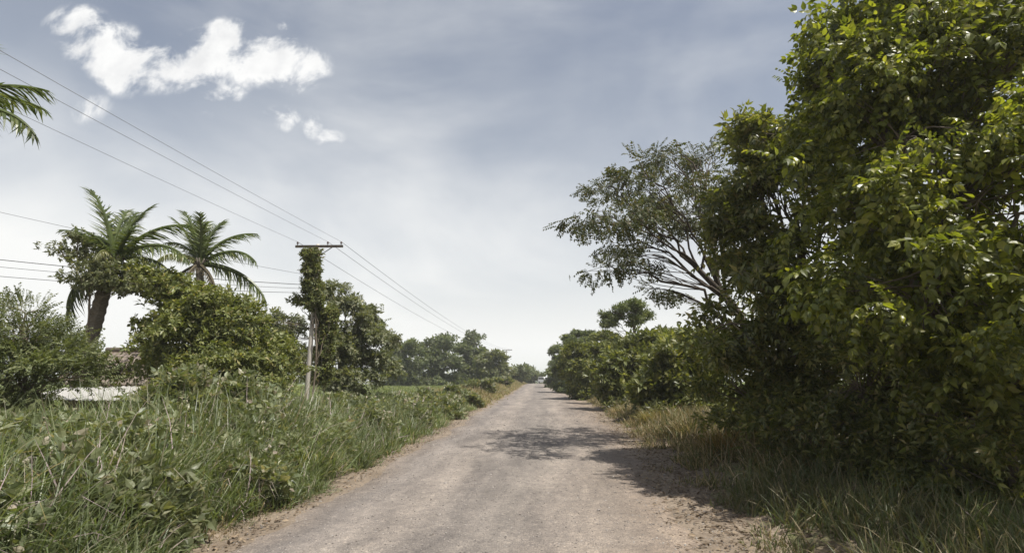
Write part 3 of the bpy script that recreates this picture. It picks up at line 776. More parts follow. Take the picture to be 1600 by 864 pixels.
# ------------------------------------------------------------------ left: palms
def frond_mesh(name, length, leaf_len, elev, droop, mat, pairs=62, seed=0, hang=.5):
    """feather palm leaf: stalk rising at elev then arching over, two rows of hanging leaflets"""
    r = np.random.default_rng(seed); g = Geo()
    n = 24; s = np.linspace(0, 1, n)
    ang = elev - droop * s ** 1.4
    dy = np.cos(ang); dz = np.sin(ang)
    y = np.r_[0, np.cumsum((dy[1:] + dy[:-1]) / 2)] * length / (n - 1); z = np.r_[0, np.cumsum((dz[1:] + dz[:-1]) / 2)] * length / (n - 1)
    x = .04 * length * np.sin(s * 2 + seed)
    pts = np.c_[x, y, z]
    g.tube(pts, np.linspace(.04, .008, n), 5, cap=False)
    tv = np.array([[-.5, 0, 0], [.5, 0, 0], [-.42, .5, -.06], [.42, .5, -.06], [0, 1, -.28]]); tf = [np.array([[0, 1, 3, 2]]), np.array([[2, 3, 4]])]
    P, D, Nn, S = [], [], [], []
    for i in range(pairs):
        t = .12 + .87 * i / (pairs - 1)
        p = np.array([np.interp(t, s, pts[:, q]) for q in range(3)]); a = np.interp(t, s, ang)
        tang = np.array([0, math.cos(a), math.sin(a)]); up = np.array([0, -math.sin(a), math.cos(a)])
        L_ = leaf_len * (math.sin(PI * min(1, .12 + .86 * t)) ** .6 * .8 + .2)
        for sd in (-1, 1):
            if r.random() < .16: continue
            d = np.array([sd, 0, 0]) * .8 + tang * (.55 + .5 * t) + up * (.35 - hang * .6) + np.array([0, 0, -hang * (.4 + .9 * r.random())]) + r.normal(size=3) * .1
            P.append(p); D.append(d); Nn.append(up + r.normal(size=3) * .3); ll = L_ * (.6 + .5 * r.random()); S.append((.019, ll, ll))
    g.scatter(tv, tf, np.array(P), frames(np.array(D), np.array(Nn)), np.array(S))
    return g.mesh(name, mat)


FR = {}
for v_, (e, dr, hg) in {'up': (1.32, .6, .25), 'mid': (1.0, 1.15, .5), 'low': (.45, 1.5, .7), 'hang': (-.35, 1.1, .9)}.items():
    FR[v_] = [frond_mesh('frond', 1.0, .29, e, dr, M['frond'], seed=i + 3, hang=hg) for i in range(2)]
FR['dry'] = [frond_mesh('frond', 1.0, .2, -.5, .95, M['frond_dry'], seed=9, hang=1.1)]
FR['yellow'] = [frond_mesh('frond', 1.0, .22, .5, 1.6, M['frond_yellow'], seed=12, hang=.9)]
# unit fronds carry unit-length thickness; scale by length in metres keeps the leaflets' proportions


def palm(label, base, top, r0, r1, fronds, bark=None):
    base = Vector(base); top = Vector(top)
    root = thing('palm_tree', label, 'palm tree', base)
    g = Geo(); n = 46; t = np.linspace(0, 1, n)
    mid = (base + top) / 2 + Vector(((top - base).x * -.12, 0, 0))
    pts = bez(base, mid, top, n)
    rad = r0 + (r1 - r0) * t ** .7 + .5 * r0 * np.exp(-t * 14)
    rad = rad * (1 + .06 * np.sign(np.sin(np.arange(n) * PI / 1.0 + .5)))
    g.tube(pts, rad, 10)
    obj('trunk', g.mesh('trunk', M['palm_bark'], False, base), root)
    # leaf bases wrapped round the bud
    g = Geo()
    for i in range(14):
        a = i * 2.4
        d = np.array([math.cos(a), math.sin(a), 1.6]); p = np.array(top) + np.array([math.cos(a), math.sin(a), 0]) * r1 * .5 - np.array([0, 0, .25])
        g.tube(np.array([p, p + d * .16, p + d * .3 + np.array([0, 0, -.02])]), [.09, .06, .03], 5)
    obj('crown_shaft', g.mesh('crown_shaft', M['palm_bark'], True, base), root)
    for i, (az, kind, ln, tilt) in enumerate(fronds):
        me = FR[kind][i % len(FR[kind])]
        o = obj('frond', me, root, tuple(top - base))
        o.rotation_euler = (math.radians(tilt), 0, math.radians(az))
        o.scale = (ln, ln, ln)
    return root


# az: 0 = away from the camera (+Y), 90 = left (-X), -90 = right (+X), 180 = toward the camera
bA = on_ground(116, 22); tA = at(176, 408, 22)
palm('thick-trunked palm at the far left, vine growing in its crown', bA, tA, .34, .25,
     [(85, 'up', 3.3, 6), (20, 'up', 2.9, 0), (-50, 'up', 2.9, 4), (-80, 'mid', 3.4, 0), (-95, 'low', 3.4, 10), (-125, 'mid', 2.5, 0), (120, 'mid', 2.2, 0), (60, 'mid', 2.6, 0), (160, 'mid', 2.0, 0),
      (-160, 'yellow', 1.9, 0), (-60, 'low', 2.3, 0), (98, 'hang', 3.2, -18), (70, 'dry', 2.0, 0), (120, 'hang', 2.5, -12), (0, 'up', 2.8, 0), (-20, 'up', 2.5, 4), (-140, 'dry', 1.9, 10)])
bB = on_ground(318, 27); tB = at(312, 412, 27)
palm('shorter palm with a shaggy crown between the leafy tree and the pole', bB, tB, .22, .18,
     [(15, 'up', 2.9, 0), (-15, 'up', 2.9, 0), (70, 'up', 3.1, 4), (85, 'mid', 2.3, 0), (-75, 'mid', 3.2, 4), (-95, 'low', 3.2, 10), (-85, 'hang', 4.0, 16), (-120, 'dry', 2.4, 0), (110, 'dry', 2.2, 0),
      (150, 'yellow', 2.3, 0), (-165, 'up', 2.6, 0), (130, 'yellow', 2.2, 0), (-40, 'up', 2.7, 6), (35, 'up', 2.9, 0), (175, 'dry', 2.0, 0), (100, 'up', 2.7, -4)])
bC = on_ground(-330, 11); tC = at(-150, 190, 9.2)
palm('palm whose frond tip hangs into the picture at the upper left', (bC.x, bC.y - 1.8, gz(bC.x, bC.y - 1.8)), tC, .2, .15,
     [(-85, 'low', 2.35, 6), (-60, 'mid', 2.3, 0), (-20, 'mid', 2.6, 0), (20, 'low', 2.6, 0), (60, 'mid', 2.8, 0), (100, 'low', 2.8, 0), (140, 'mid', 2.6, 0), (180, 'low', 2.3, 0), (-140, 'low', 2.0, 0),
      (0, 'up', 2.6, 0), (120, 'up', 2.4, 0), (80, 'hang', 2.4, 0)])

# ------------------------------------------------------------------ left: trees
LEFT_T = [whorl(7, .19, WIDE_V, WIDE_F, 41), whorl(6, .21, LEAF_V, LEAF_F, 42), whorl(9, .16, LEAF_V, LEAF_F, 43)]
b = on_ground(300, 22.5)
tree('leafy_tree', 'broad leafy tree standing between the two palms', 'tree', b,
     [(b, .2), (b + Vector((-.2, 0, 1.2)), .16), (b + Vector((-.1, 0, 2.8)), .11), (b + Vector((.1, 0, 4.0)), .06)],
     [PX(240, 432, 22.5, (1.0, 1.2, .55), 130), PX(345, 472, 22.8, (.9, 1.2, .5), 110), PX(275, 450, 22.6, (.8, 1.1, .5), 90), PX(272, 490, 22, (1.1, 1.4, .9), 210), PX(320, 482, 22.5, (1.2, 1.4, .8), 190), PX(300, 520, 22, (1.5, 1.5, 1.0), 240), PX(370, 510, 22.5, (1.2, 1.4, .9), 200),
      PX(340, 560, 21.5, (1.5, 1.5, .9), 220), PX(410, 555, 22, (1.2, 1.4, .9), 170), PX(285, 555, 22.5, (.8, 1.2, .7), 100), PX(228, 556, 22, (.5, .7, .4), 60), PX(170, 575, 22.6, (.45, .5, .22), 34), PX(440, 590, 22, (1.0, 1.2, .8), 110)],
     LEFT_T, M['leaf_left'], M['bark'], per=4, spread=.24, size=(.7, 1.2), gap=.38, gscale=1.0, twigs=14, seed=61)
b = on_ground(128, 21.2)
tree('climbing_vine', 'leafy creeper climbing over the crown of the thick-trunked palm', 'vine', b,
     [(b + Vector((.15, -.3, 0)), .05), (at(140, 500, 21.3), .04), (at(140, 420, 21.3), .03)],
     [PX(118, 385, 21.4, (.6, .7, .45), 70), PX(145, 420, 21.2, (.7, .7, .5), 100), PX(190, 432, 21.4, (.8, .7, .4), 90), PX(222, 440, 21.8, (.5, .5, .3), 40)],
     LEFT_T, M['leaf_grey'], M['bark'], per=4, spread=.2, size=(.6, .9), gap=.38, gscale=1.3, twigs=10, seed=62, crown='foliage', stem='stem', sides=5)
FEATH_T = [spray(8, .5, .085, .1, DIA_V, DIA_F, 45, 55), spray(7, .42, .09, .05, DIA_V, DIA_F, 46, 55)]
b = on_ground(30, 16)
tree('feathery_tree', 'feathery grey-green tree at the left edge in front of the palm', 'tree', b,
     [(b, .12), (b + Vector((.1, 0, 1.2)), .09), (b + Vector((.2, 0, 2.6)), .05)],
     [PX(38, 520, 16, (.8, .9, .5), 140), PX(10, 570, 15.8, (.9, 1.0, .55), 170), PX(75, 555, 16, (.7, .9, .45), 130), PX(35, 595, 15.8, (.8, .9, .35), 110), PX(-25, 600, 15.6, (.9, .9, .5), 110), PX(105, 583, 16, (.5, .7, .25), 60), PX(40, 490, 16.2, (.5, .6, .3), 50)],
     FEATH_T, M['leaf_feather'], M['bark'], per=4, spread=.16, outw=.8, down=-.45, rnd=.4, size=(.75, 1.1), gap=.36, gscale=1.3, twigs=14, seed=63)
CLUST_T = [whorl(8, .30, LEAF_V, LEAF_F, 47), spray(4, .5, .24, .2, LEAF_V, LEAF_F, 48)]
b = on_ground(535, 38)
tree('open_tree', 'open-branched tree with clustered leaves just behind the vine-covered pole', 'tree', b,
     [(b, .2), (b + Vector((-.1, 0, 1.6)), .16), (at(530, 530, 38), .12), (at(520, 480, 38), .07)],
     [PX(520, 452, 38, (.7, 1.0, .4), 50), PX(548, 470, 38, (.9, 1.2, .4), 70), PX(580, 490, 38, (.9, 1.2, .4), 70), PX(560, 510, 38, (1.2, 1.5, .6), 110), PX(590, 525, 38, (1.0, 1.4, .5), 80),
      PX(530, 545, 37.5, (1.5, 1.6, .9), 180), PX(575, 565, 37.5, (1.5, 1.6, .8), 160), PX(440, 505, 38, (1.1, 1.3, .6), 90), PX(430, 530, 38, (1.3, 1.4, .6), 100), PX(540, 590, 37, (1.8, 1.5, .7), 140), PX(470, 560, 38, (1.4, 1.4, .9), 120)],
     CLUST_T, M['leaf_grey'], M['bark'], per=4, spread=.22, size=(.75, 1.15), shell=.3, gap=.42, gscale=1.0, twigs=14, seed=64)
FAR_T = [whorl(8, .42, LEAF_V, LEAF_F, 51), whorl(7, .46, DIA_V, DIA_F, 52)]
far = [
    ('pale tree in the far left row, nearest the pole', 628, 128, [(622, 545, 128, (3.0, 3.3, 1.7), 77), (640, 560, 128, (3.8, 3.3, 2.2), 99), (612, 572, 128, (3.4, 3.3, 1.9), 77), (650, 540, 128, (1.9, 2.3, 0.9), 33), (635, 585, 128, (4.6, 3.3, 1.7), 88)]),
    ('tallest dark tree of the far left row', 688, 134, [(690, 528, 134, (2.2, 2.5, 1.7), 66), (680, 552, 134, (3.8, 3.0, 2.2), 110), (700, 568, 134, (3.8, 3.0, 2.3), 110), (668, 575, 134, (3.4, 3.0, 1.7), 77), (663, 545, 134, (2.1, 2.2, 1.2), 44)]),
    ('forked dark tree of the far left row, second toward the road', 735, 140, [(740, 527, 140, (1.6, 1.9, 1.1), 44), (727, 545, 140, (2.4, 2.5, 1.5), 77), (742, 560, 140, (3.5, 2.7, 2.2), 110), (722, 575, 140, (3.6, 2.7, 2.0), 99)]),
    ('brownish scrubby tree near the road end on the left', 772, 124, [(768, 565, 124, (2.8, 2.4, 2.0), 121), (782, 580, 124, (2.6, 2.2, 1.5), 99), (756, 580, 124, (2.3, 2.2, 1.6), 77)]),
    ('small round tree at the left of the road end', 815, 150, [(815, 579, 150, (1.6, 2.2, 1.6), 60), (806, 585, 150, (2.4, 2.2, 1.4), 60)]),
    ('tiny dark tree farthest down the road on the left', 835, 185, [(834, 579, 185, (1.5, 2.2, 2.2), 60), (828, 588, 185, (2.4, 2.2, 1.4), 40)]),
]
for i, (lab, px, D, lb) in enumerate(far):
    b = on_ground(px, D)
    tree('field_tree', lab, 'tree', b, [(b, .2), (b + Vector((0, 0, 1.6)), .14), (b + Vector((.1, 0, 4.0)), .06)], [PX(*q) for q in lb] + [((b.x + dx_ * D / 60, b.y, b.z + 1.0), (2.4, 1.8, 1.3), 60) for dx_ in ((-2.2, -.7, .8, 2.2) if i < 3 else (-1.2, 0) if i == 3 else ())], FAR_T, M['leaf_far'] if i != 3 else M['leaf_grey'], M['bark'],
         per=3, spread=.65, size=(.7 + .005 * D, 1.2 + .007 * D), gap=.44, gscale=.4, twigs=14, twig_r=.05, clump=(7, .9, .2), seed=70 + i, group='far trees along the left verge')
# a far belt of trees that nobody could count
g = Geo(); P = []
for i in range(260):
    x = -260 + 520 * rng.random(); y = 270 + 60 * rng.random()
    r_ = 3 + 3.5 * rng.random()
    P.append(lobe_points((x, y, r_ * .75 + float(crest(y))), (r_ * 1.2, r_, r_ * .9), 60, seed=900 + i))
P = np.concatenate(P); n = len(P)
g.scatter(DIA_V * np.array([1.6, 1, 1]), DIA_F, P, frames(rng.normal(size=(n, 3)), np.tile([0, 0, 1.], (n, 1)) + rng.normal(size=(n, 3)) * .5), 1.2 + rng.random(n))
obj('woodland', g.mesh('woodland', M['leaf_far']), kind='stuff', label='distant belt of woodland along the horizon', cat='woodland')

# ------------------------------------------------------------------ utility pole with vine
POLE_BASE = on_ground(481, 30); POLE_TOP_Z = at(500, 386, 30).z
AX = Vector((-9.9, 30, 0))
pole_x = POLE_BASE.x
def utility_pole(label, x, y, top, group='utility poles on the left'):
    z0 = gz(x, y)
    root = thing('utility_pole', label, 'utility pole', (x, y, z0), group)
    h = top - z0
    g = Geo(); t = np.linspace(0, 1, 12)
    g.tube(np.c_[.12 * t, 0 * t, -.3 + (h + .45) * t], .145 - .05 * t, 12)
    obj('pole', g.mesh('pole', M['pole_wood'], True), root)
    arm_dir = Vector((1, .06, .02)).normalized()
    c = Vector((.25, -.16, h))
    g = Geo(); R_ = Matrix.Rotation(.06, 3, 'Z') @ Matrix.Rotation(-.02, 3, 'Y')
    g.box(c, (2.55, .1, .13), R_)
    obj('crossarm', g.mesh('crossarm', M['arm_wood']), root)
    g = Geo()
    g.tube([c + Vector((.72, -.06, -.07)), c + Vector((-.1, .0, -.62))], [.025, .025], 5)
    obj('brace', g.mesh('brace', M['arm_wood']), root)
    tips = []
    for s in (-1.17, .45, 1.17):
        p = c + R_ @ Vector((s, 0, .065))
        g = Geo()
        prof = [(.018, 0), (.018, .07), (.055, .08), (.06, .11), (.035, .125), (.05, .14), (.045, .18), (.025, .2)]
        g.tube([(p.x, p.y, p.z + z_) for _, z_ in prof], [r_ for r_, _ in prof], 10)
        obj('insulator', g.mesh('insulator', M['ceramic'], True), root)
        tips.append(Vector((x, y, z0)) + p + Vector((0, 0, .19)))
    return root, tips
_, tips1 = utility_pole('wooden utility pole wrapped in vine at the top', pole_x, 30, POLE_TOP_Z)
fp = at(791, 547, 148)
_, tips2 = utility_pole('faint distant utility pole near the road end', fp.x, 148, fp.z)

def wire(name, label, a, b_, sag, r=.012, n=28, m='wire', group=None, cat='power line'):
    t = np.linspace(0, 1, n)[:, None]
    p = np.array(a) * (1 - t) + np.array(b_) * t
    p[:, 2] -= (4 * sag * t * (1 - t))[:, 0]
    g = Geo(); g.tube(p, np.full(n, r), 5)
    mid = np.array(a)
    obj(name, g.mesh(name, M[m], True, mid), None, tuple(mid), None, label, cat, group)
names = ['left end of the crossarm', 'middle insulator of the crossarm', 'right end of the crossarm']
slope = (tips2[1] - tips1[1]); slope = slope / slope.y
for i, tp in enumerate(tips1):
    a = tp - slope * 62; a.z = tp.z + .2
    wire('power_line', 'power line passing overhead to the ' + names[i], a, tp, .55, .007, 40, 'wire_pale', 'overhead power lines')
    wire('power_line', 'power line running from the ' + names[i] + ' to the distant pole', tp, tips2[i], 1.5, .013, 40, 'wire_pale', 'overhead power lines')
# cables arriving from the left at mid height
for i, (pyl, pyr, sg, lab, r_) in enumerate([(322, 432, .2, 'highest thin cable from the left edge passing behind the palm crown', .008), (388, 446, .2, 'dark cable from the left edge at palm crown height', .016), (402, 452, .2, 'second cable below the dark one at the left edge', .010), (419, 458, .25, 'lowest of the cables at the left edge', .012)]):
    a = at(-260, pyl - 60 * .2 - (40 if i == 0 else 0), 21.0); e = Vector((pole_x + .05, 29.9, at(490, pyr, 30).z))
    wire('service_cable', lab, a, e, sg, r_, 30, 'wire', 'cables from the left to the pole', 'cable')

# vine on the pole
b = Vector((pole_x + .15, 29.75, gz(pole_x, 29.75)))
VINE_T = [whorl(7, .17, LEAF_V, LEAF_F, 55, -.4), whorl(6, .2, LEAF_V, LEAF_F, 56, -.5)]
tree('pole_vine', 'yellow-green vine hanging in a column from the top of the utility pole', 'vine', b,
     [(b + Vector((.2, 0, 0)), .05), (at(495, 560, 29.8), .05), (at(492, 470, 29.8), .04), (at(489, 395, 29.8), .03)],
     [PX(486, 398, 29.9, (.52, .45, .35), 80), PX(487, 418, 29.9, (.48, .45, .5), 100), PX(488, 445, 29.9, (.48, .45, .6), 110), PX(490, 470, 29.9, (.5, .45, .5), 100), PX(502, 492, 30.4, (.5, .4, .5), 90),
      PX(510, 515, 30.5, (.5, .4, .6), 110), PX(508, 545, 30.5, (.42, .4, .7), 110), PX(506, 580, 30.5, (.42, .4, .7), 100), PX(519, 490, 30.4, (.35, .4, .5), 50), PX(466, 468, 30.3, (.45, .35, .25), 26)],
     VINE_T, M['leaf_vine'], M['bark'], per=4, spread=.10, outw=.5, down=.7, rnd=.5, size=(.7, 1.15), shell=.3, gap=.20, gscale=2, twigs=6, clump=None, seed=81, crown='foliage', stem='stem', sides=5, twig_r=.012)

# ------------------------------------------------------------------ hut and tiled house at the left
M['sheet_metal'] = rough_mat('sheet_metal', [(.3, (.36, .35, .335)), (.6, (.47, .46, .44)), (.75, (.32, .26, .21))], 2.2, rough=.5, bump=.15, metallic=.25)
M['hut_board'] = rough_mat('hut_board', [(.3, (.10, .075, .055)), (.7, (.20, .155, .115))], 3, stretch=(3, 3, .4))
M['brick'] = rough_mat('brick', [(.3, (.26, .12, .08)), (.7, (.42, .23, .16))], 6)
M['mortar'] = rough_mat('mortar', [(.3, (.30, .27, .24)), (.7, (.42, .39, .35))], 9)
M['tile'] = rough_mat('tile', [(.3, (.13, .105, .085)), (.6, (.21, .175, .145)), (.8, (.28, .245, .21))], 5, bscale=30)
M['plaster'] = rough_mat('plaster', [(.3, (.30, .24, .19)), (.7, (.42, .36, .30))], 2)
c = at(140, 622, 18); zb = gz(c.x, 18.8)
hut = thing('shed', 'low shed with a pale metal sheet roof half hidden by weeds', 'shed', (c.x, 18, zb))
rz = c.z - zb
sheet = Geo(); k = 22; u = np.linspace(0, .98, k)
prof = .018 * np.sin(np.arange(k) * PI / 2)
sheet.add(np.concatenate([np.c_[u, np.zeros(k), prof], np.c_[u, np.full(k, 2.2), prof]]), np.stack([np.arange(k - 1), np.arange(1, k), np.arange(1, k) + k, np.arange(k - 1) + k], -1))
sheet.add(np.concatenate([np.c_[u, np.zeros(k), prof - .006], np.c_[u, np.full(k, 2.2), prof - .006]]), np.stack([np.arange(k - 1), np.arange(k - 1) + k, np.arange(1, k) + k, np.arange(1, k)], -1))
sm_ = sheet.mesh('roof_sheet', M['sheet_metal'])
for i in range(4):
    o = obj('roof_sheet', sm_, hut, (-2.15 + i * .95, -.35, rz - .04 + .004 * (i % 2)))
    o.rotation_euler = (math.radians(8.5 + .6 * (i % 3)), math.radians(.5 * (i - 1)), math.radians(2 - i))
for x_, y_ in ((-2.0, -.2), (-.1, -.25), (1.6, -.2), (-2.0, 1.5), (1.6, 1.5)):
    g = Geo(); g.tube([(x_, y_, -.2), (x_ + .03, y_, rz - .1 + (.24 if y_ > 0 else 0))], [.06, .05], 7)
    obj('post', g.mesh('post', M['hut_board']), hut)
for i in range(17):
    g = Geo(); hgt = rz - .05
    g.box((-1.95 + i * .22, 1.6, hgt / 2 - .1), (.2, .03, hgt + .05 * (i % 3)))
    obj('plank', g.mesh('plank', M['hut_board']), hut)
bk = Geo(); bk.box((0, 0, 0), (.26, .125, .072)); bkm = bk.mesh('brick', M['brick'])
g = Geo(); g.box((.75, .1, .4), (.25, .25, 1.1)); pil = obj('pillar', g.mesh('pillar', M['mortar']), hut)
for r_ in range(12):
    for s in (0, 1):
        o = obj('brick', bkm, pil, (.75 + (.0 if r_ % 2 == 0 else (-.065 + .13 * s)), .1 + (-.065 + .13 * s if r_ % 2 == 0 else 0), .0 + r_ * .083))
        o.rotation_euler = (0, 0, 0 if r_ % 2 == 0 else PI / 2)

hp = at(182, 600, 25); hz = gz(hp.x, 26)
house = thing('house', 'old house with a weathered brown tile roof behind the shed', 'house', (hp.x, 25, hz))
eave = hp.z - hz; ridge = at(195, 545, 27).z - hz
g = Geo(); g.box((0, 2.4, eave / 2 - .1), (4.6, 4.0, eave + .1)); wl = obj('wall', g.mesh('wall', M['plaster']), house)
g = Geo(); g.add([(-2.3, .41, eave - .05), (-2.3, 4.39, eave - .05), (-2.3, 2.4, ridge - .08), (2.3, .41, eave - .05), (2.3, 4.39, eave - .05), (2.3, 2.4, ridge - .08)], [np.array([[0, 2, 1], [3, 4, 5]]), np.array([[0, 3, 5, 2], [1, 2, 5, 4]])])
rf = obj('roof', g.mesh('roof', M['hut_board']), house)
tl = Geo(); a = np.linspace(0, PI, 6); rr = .1
top_ = np.concatenate([np.c_[-np.cos(a) * rr, np.zeros(6), np.sin(a) * rr * .6], np.c_[-np.cos(a) * rr * .86, np.full(6, .42), np.sin(a) * rr * .6 + .0]])
tl.add(top_, np.stack([np.arange(5), np.arange(5) + 6, np.arange(1, 6) + 6, np.arange(1, 6)], -1))
tl.add(top_ - np.array([0, 0, .012]), np.stack([np.arange(5), np.arange(1, 6), np.arange(1, 6) + 6, np.arange(5) + 6], -1))
tlm = tl.mesh('roof_tile', M['tile'], True)
sl = math.atan2(ridge - eave, 2.3); ln = math.hypot(ridge - eave, 2.3); nr = max(3, int(ln / .36))
for side in (0,):
    for i in range(23):
        for j in range(nr):
            s = (j * .36 + .0)
            o = obj('roof_tile', tlm, rf, (-2.4 + i * .215 + random.uniform(-.01, .01), .12 + s * math.cos(sl), eave - .08 + s * math.sin(sl) + .02))
            o.rotation_euler = (sl - .03 + random.uniform(-.03, .03), random.uniform(-.04, .04), random.uniform(-.03, .03))
g = Geo(); g.tube([(-2.35, 2.4, ridge - .02), (2.35, 2.4, ridge - .02)], [.11, .11], 8); obj('ridge_cap', g.mesh('ridge_cap', M['tile'], True), rf)

# ------------------------------------------------------------------ far white vehicle
def build_van():
    p = at(850, 596.5, 172)
    z0 = .03 + float(crest(172))
    root = thing('white_van', 'small white van far down the road', 'van', (p.x, 172, z0), None, math.radians(28))
    paint = rough_mat('van_paint', [(.3, (.74, .74, .73)), (.7, (.82, .82, .81))], 2, rough=.3, bump=0)
    glass = rough_mat('van_glass', [(.3, (.015, .017, .02)), (.7, (.03, .033, .036))], 2, rough=.1, bump=0)
    rub = rough_mat('van_tyre', [(.3, (.015, .015, .015)), (.7, (.03, .03, .03))], 9, rough=.9)
    # side profile (y forward is -Y, toward the camera), z up
    prof = np.array([(-2.1, .35), (-2.15, .8), (-1.95, 1.05), (-1.25, 1.85), (-.9, 1.98), (1.95, 1.98), (2.1, 1.8), (2.15, .4)])
    g = Geo(); n = len(prof); w = .88
    secs = [(-w, .0), (-w * .97, .0), (w * .97, .0), (w, .0)]
    vs_ = np.concatenate([np.c_[np.full(n, s * (1.0)), prof[:, 0], prof[:, 1]] for s in (-w, w)])
    vs_[:, 0] *= np.where(vs_[:, 2] > 1.2, .9, 1.0)
    q = np.stack([np.arange(n), (np.arange(n) + 1) % n, (np.arange(n) + 1) % n + n, np.arange(n) + n], -1)
    g.add(vs_, [q, np.array([list(range(n))[::-1]]), np.array([list(range(n, 2 * n))])])
    obj('body', g.mesh('body', paint), root)
    g = Geo(); g.add([(-.68, -1.93, 1.12), (.68, -1.93, 1.12), (.64, -1.30, 1.83), (-.64, -1.30, 1.83)], np.array([[0, 1, 2, 3]]))
    o = obj('windscreen', g.mesh('windscreen', glass), root, (0, -.02, .02))
    for s in (-1, 1):
        for y0, y1 in ((-1.2, -.3), (-.2, .8), (.9, 1.8)):
            g = Geo(); g.box((s * .825, (y0 + y1) / 2, 1.5), (.05, y1 - y0, .5)); obj('side_window', g.mesh('side_window', glass), root)
        g = Geo(); g.box((s * .62, -2.14, .78), (.3, .08, .18)); obj('headlight', g.mesh('headlight', M['sheet_metal']), root)
        for y_ in (-1.35, 1.35):
            g = Geo(); g.tube([(s * .72, y_, .33), (s * .90, y_, .33)], [.33, .33], 18); wh = obj('wheel', g.mesh('wheel', rub), root)
            g = Geo(); g.tube([(s * .88, y_, .33), (s * .915, y_, .33)], [.19, .17], 12); obj('hub_cap', g.mesh('hub_cap', M['sheet_metal']), wh)
    g = Geo(); g.box((0, -2.16, .48), (1.7, .12, .2)); obj('bumper', g.mesh('bumper', rub), root)
build_van()

# ------------------------------------------------------------------ left verge: tall grass (nobody could count it)
def blade(bend, segs, seed=0):
    s = np.linspace(0, 1, segs + 1); w = .5 * (1 - s ** 1.6); w[-1] = 0
    a = bend * s ** 1.3
    y = np.r_[0, np.cumsum(np.sin((a[1:] + a[:-1]) / 2))] / segs; z = np.r_[0, np.cumsum(np.cos((a[1:] + a[:-1]) / 2))] / segs
    v = []
    for i in range(segs): v += [(-w[i], y[i], z[i]), (w[i], y[i], z[i])]
    v.append((0, y[-1], z[-1]))
    q = np.array([[2 * i, 2 * i + 1, 2 * i + 3, 2 * i + 2] for i in range(segs - 1)]); t = np.array([[2 * segs - 2, 2 * segs - 1, 2 * segs]])
    return np.array(v), [q, t]
BL = [blade(b_, 4) for b_ in (.5, 1.0, 1.5, 2.1)]
BLF = [blade(b_, 2) for b_ in (.4, .9, 1.5)]


def grass(name, label, x, y, h, w, mat, tm=BL, lean=.25, out=None, seed=0):
    R = np.random.default_rng(seed); n = len(x)
    z = ground_z(x, y) - .03
    a = R.random(n) * 2 * PI
    tilt = R.normal(size=(n, 2)) * lean
    yv = np.c_[np.cos(a), np.sin(a), np.zeros(n)]
    if out is not None: tilt = tilt + out * .22; yv[:, :2] = yv[:, :2] * .6 + out * .8; yv = norm(yv + 1e-6)
    zv = norm(np.c_[tilt, np.ones(n)])
    xv = norm(np.cross(yv, zv)); yv = np.cross(zv, xv)
    Rm = np.stack([xv, yv, zv], 2)
    g = Geo(); k = R.integers(0, len(tm), n)
    for i, (tv, tf) in enumerate(tm):
        s = k == i
        g.scatter(tv, tf, np.c_[x, y, z][s], Rm[s], np.c_[w, h, h][s])
    return obj(name, g.mesh(name, mat), kind='stuff', label=label, cat='grass')


def verge_left(n, y0, y1, width, inner, pw=1.0, seed=0, tuft=.12):
    R = np.random.default_rng(seed)
    K_ = 26; m = n // K_
    y = y0 + (y1 - y0) * R.random(m) ** pw
    d = inner + width * R.random(m) ** 1.25 + (fbm(np.c_[y * .7, y * 0], 3, 77) - .5) * 1.2
    oy, od = R.normal(size=m * K_) * tuft, R.normal(size=m * K_) * tuft
    y = np.repeat(y, K_) + oy; d = np.repeat(d, K_) + od
    hm = np.repeat(.5 + .85 * R.random(m), K_)
    return xl(y) - d, y, d, np.c_[-od, oy] / tuft, hm
x, y, d, o_, hm = verge_left(58000, 3.2, 17, 9.5, .75, 1.0, 1, .11)
hh = np.minimum(np.clip(.45 + (d - .7) * .7, .25, 1.35), 2.0 - .12 * d) * (.6 + .6 * rng.random(len(x))) * hm * (.7 + .6 * fbm(np.c_[x, y] * .5, 2, 5)) * 1.3
grass('tall_grass', 'tall green roadside grass filling the near left verge', x, y, hh, .014 + .026 * rng.random(len(x)), M['grass'], lean=.16, out=o_, seed=2)
x, y, d, o_, hm = verge_left(40000, 16, 46, 9, .65, 1.2, 3, .2)
hh = np.clip(.4 + (d - .6) * .5, .25, np.interp(y, [16, 26, 46], [1.3, 1.12, .9])) * (.6 + .6 * rng.random(len(x))) * hm * (.7 + .6 * fbm(np.c_[x, y] * .4, 2, 6)) * 1.1
grass('tall_grass', 'tall grass of the left verge around and beyond the pole', x, y, hh, .03 + .02 * rng.random(len(x)), M['grass'], BLF, lean=.16, out=o_, seed=4)
x, y, d, o_, hm = verge_left(26000, 44, 175, 5, .6, 1.5, 5, .4)
hh = np.clip(.35 + d * .35, .25, 1.15) * (.6 + .6 * rng.random(len(x)))
grass('tall_grass', 'tall pale grass along the far left verge toward the road end', x, y, hh, .07 + .06 * rng.random(len(x)), M['grass_far'], BLF, seed=6)
n = 30000; y = 38 + 100 * rng.random(n) ** 1.2; x = xl(y) - 4 - 45 * rng.random(n)
grass('pasture_grass', 'light green pasture behind the left verge', x, y, .3 + .25 * rng.random(n), .12 + .1 * rng.random(n), M['grass_field'], BLF, seed=8)
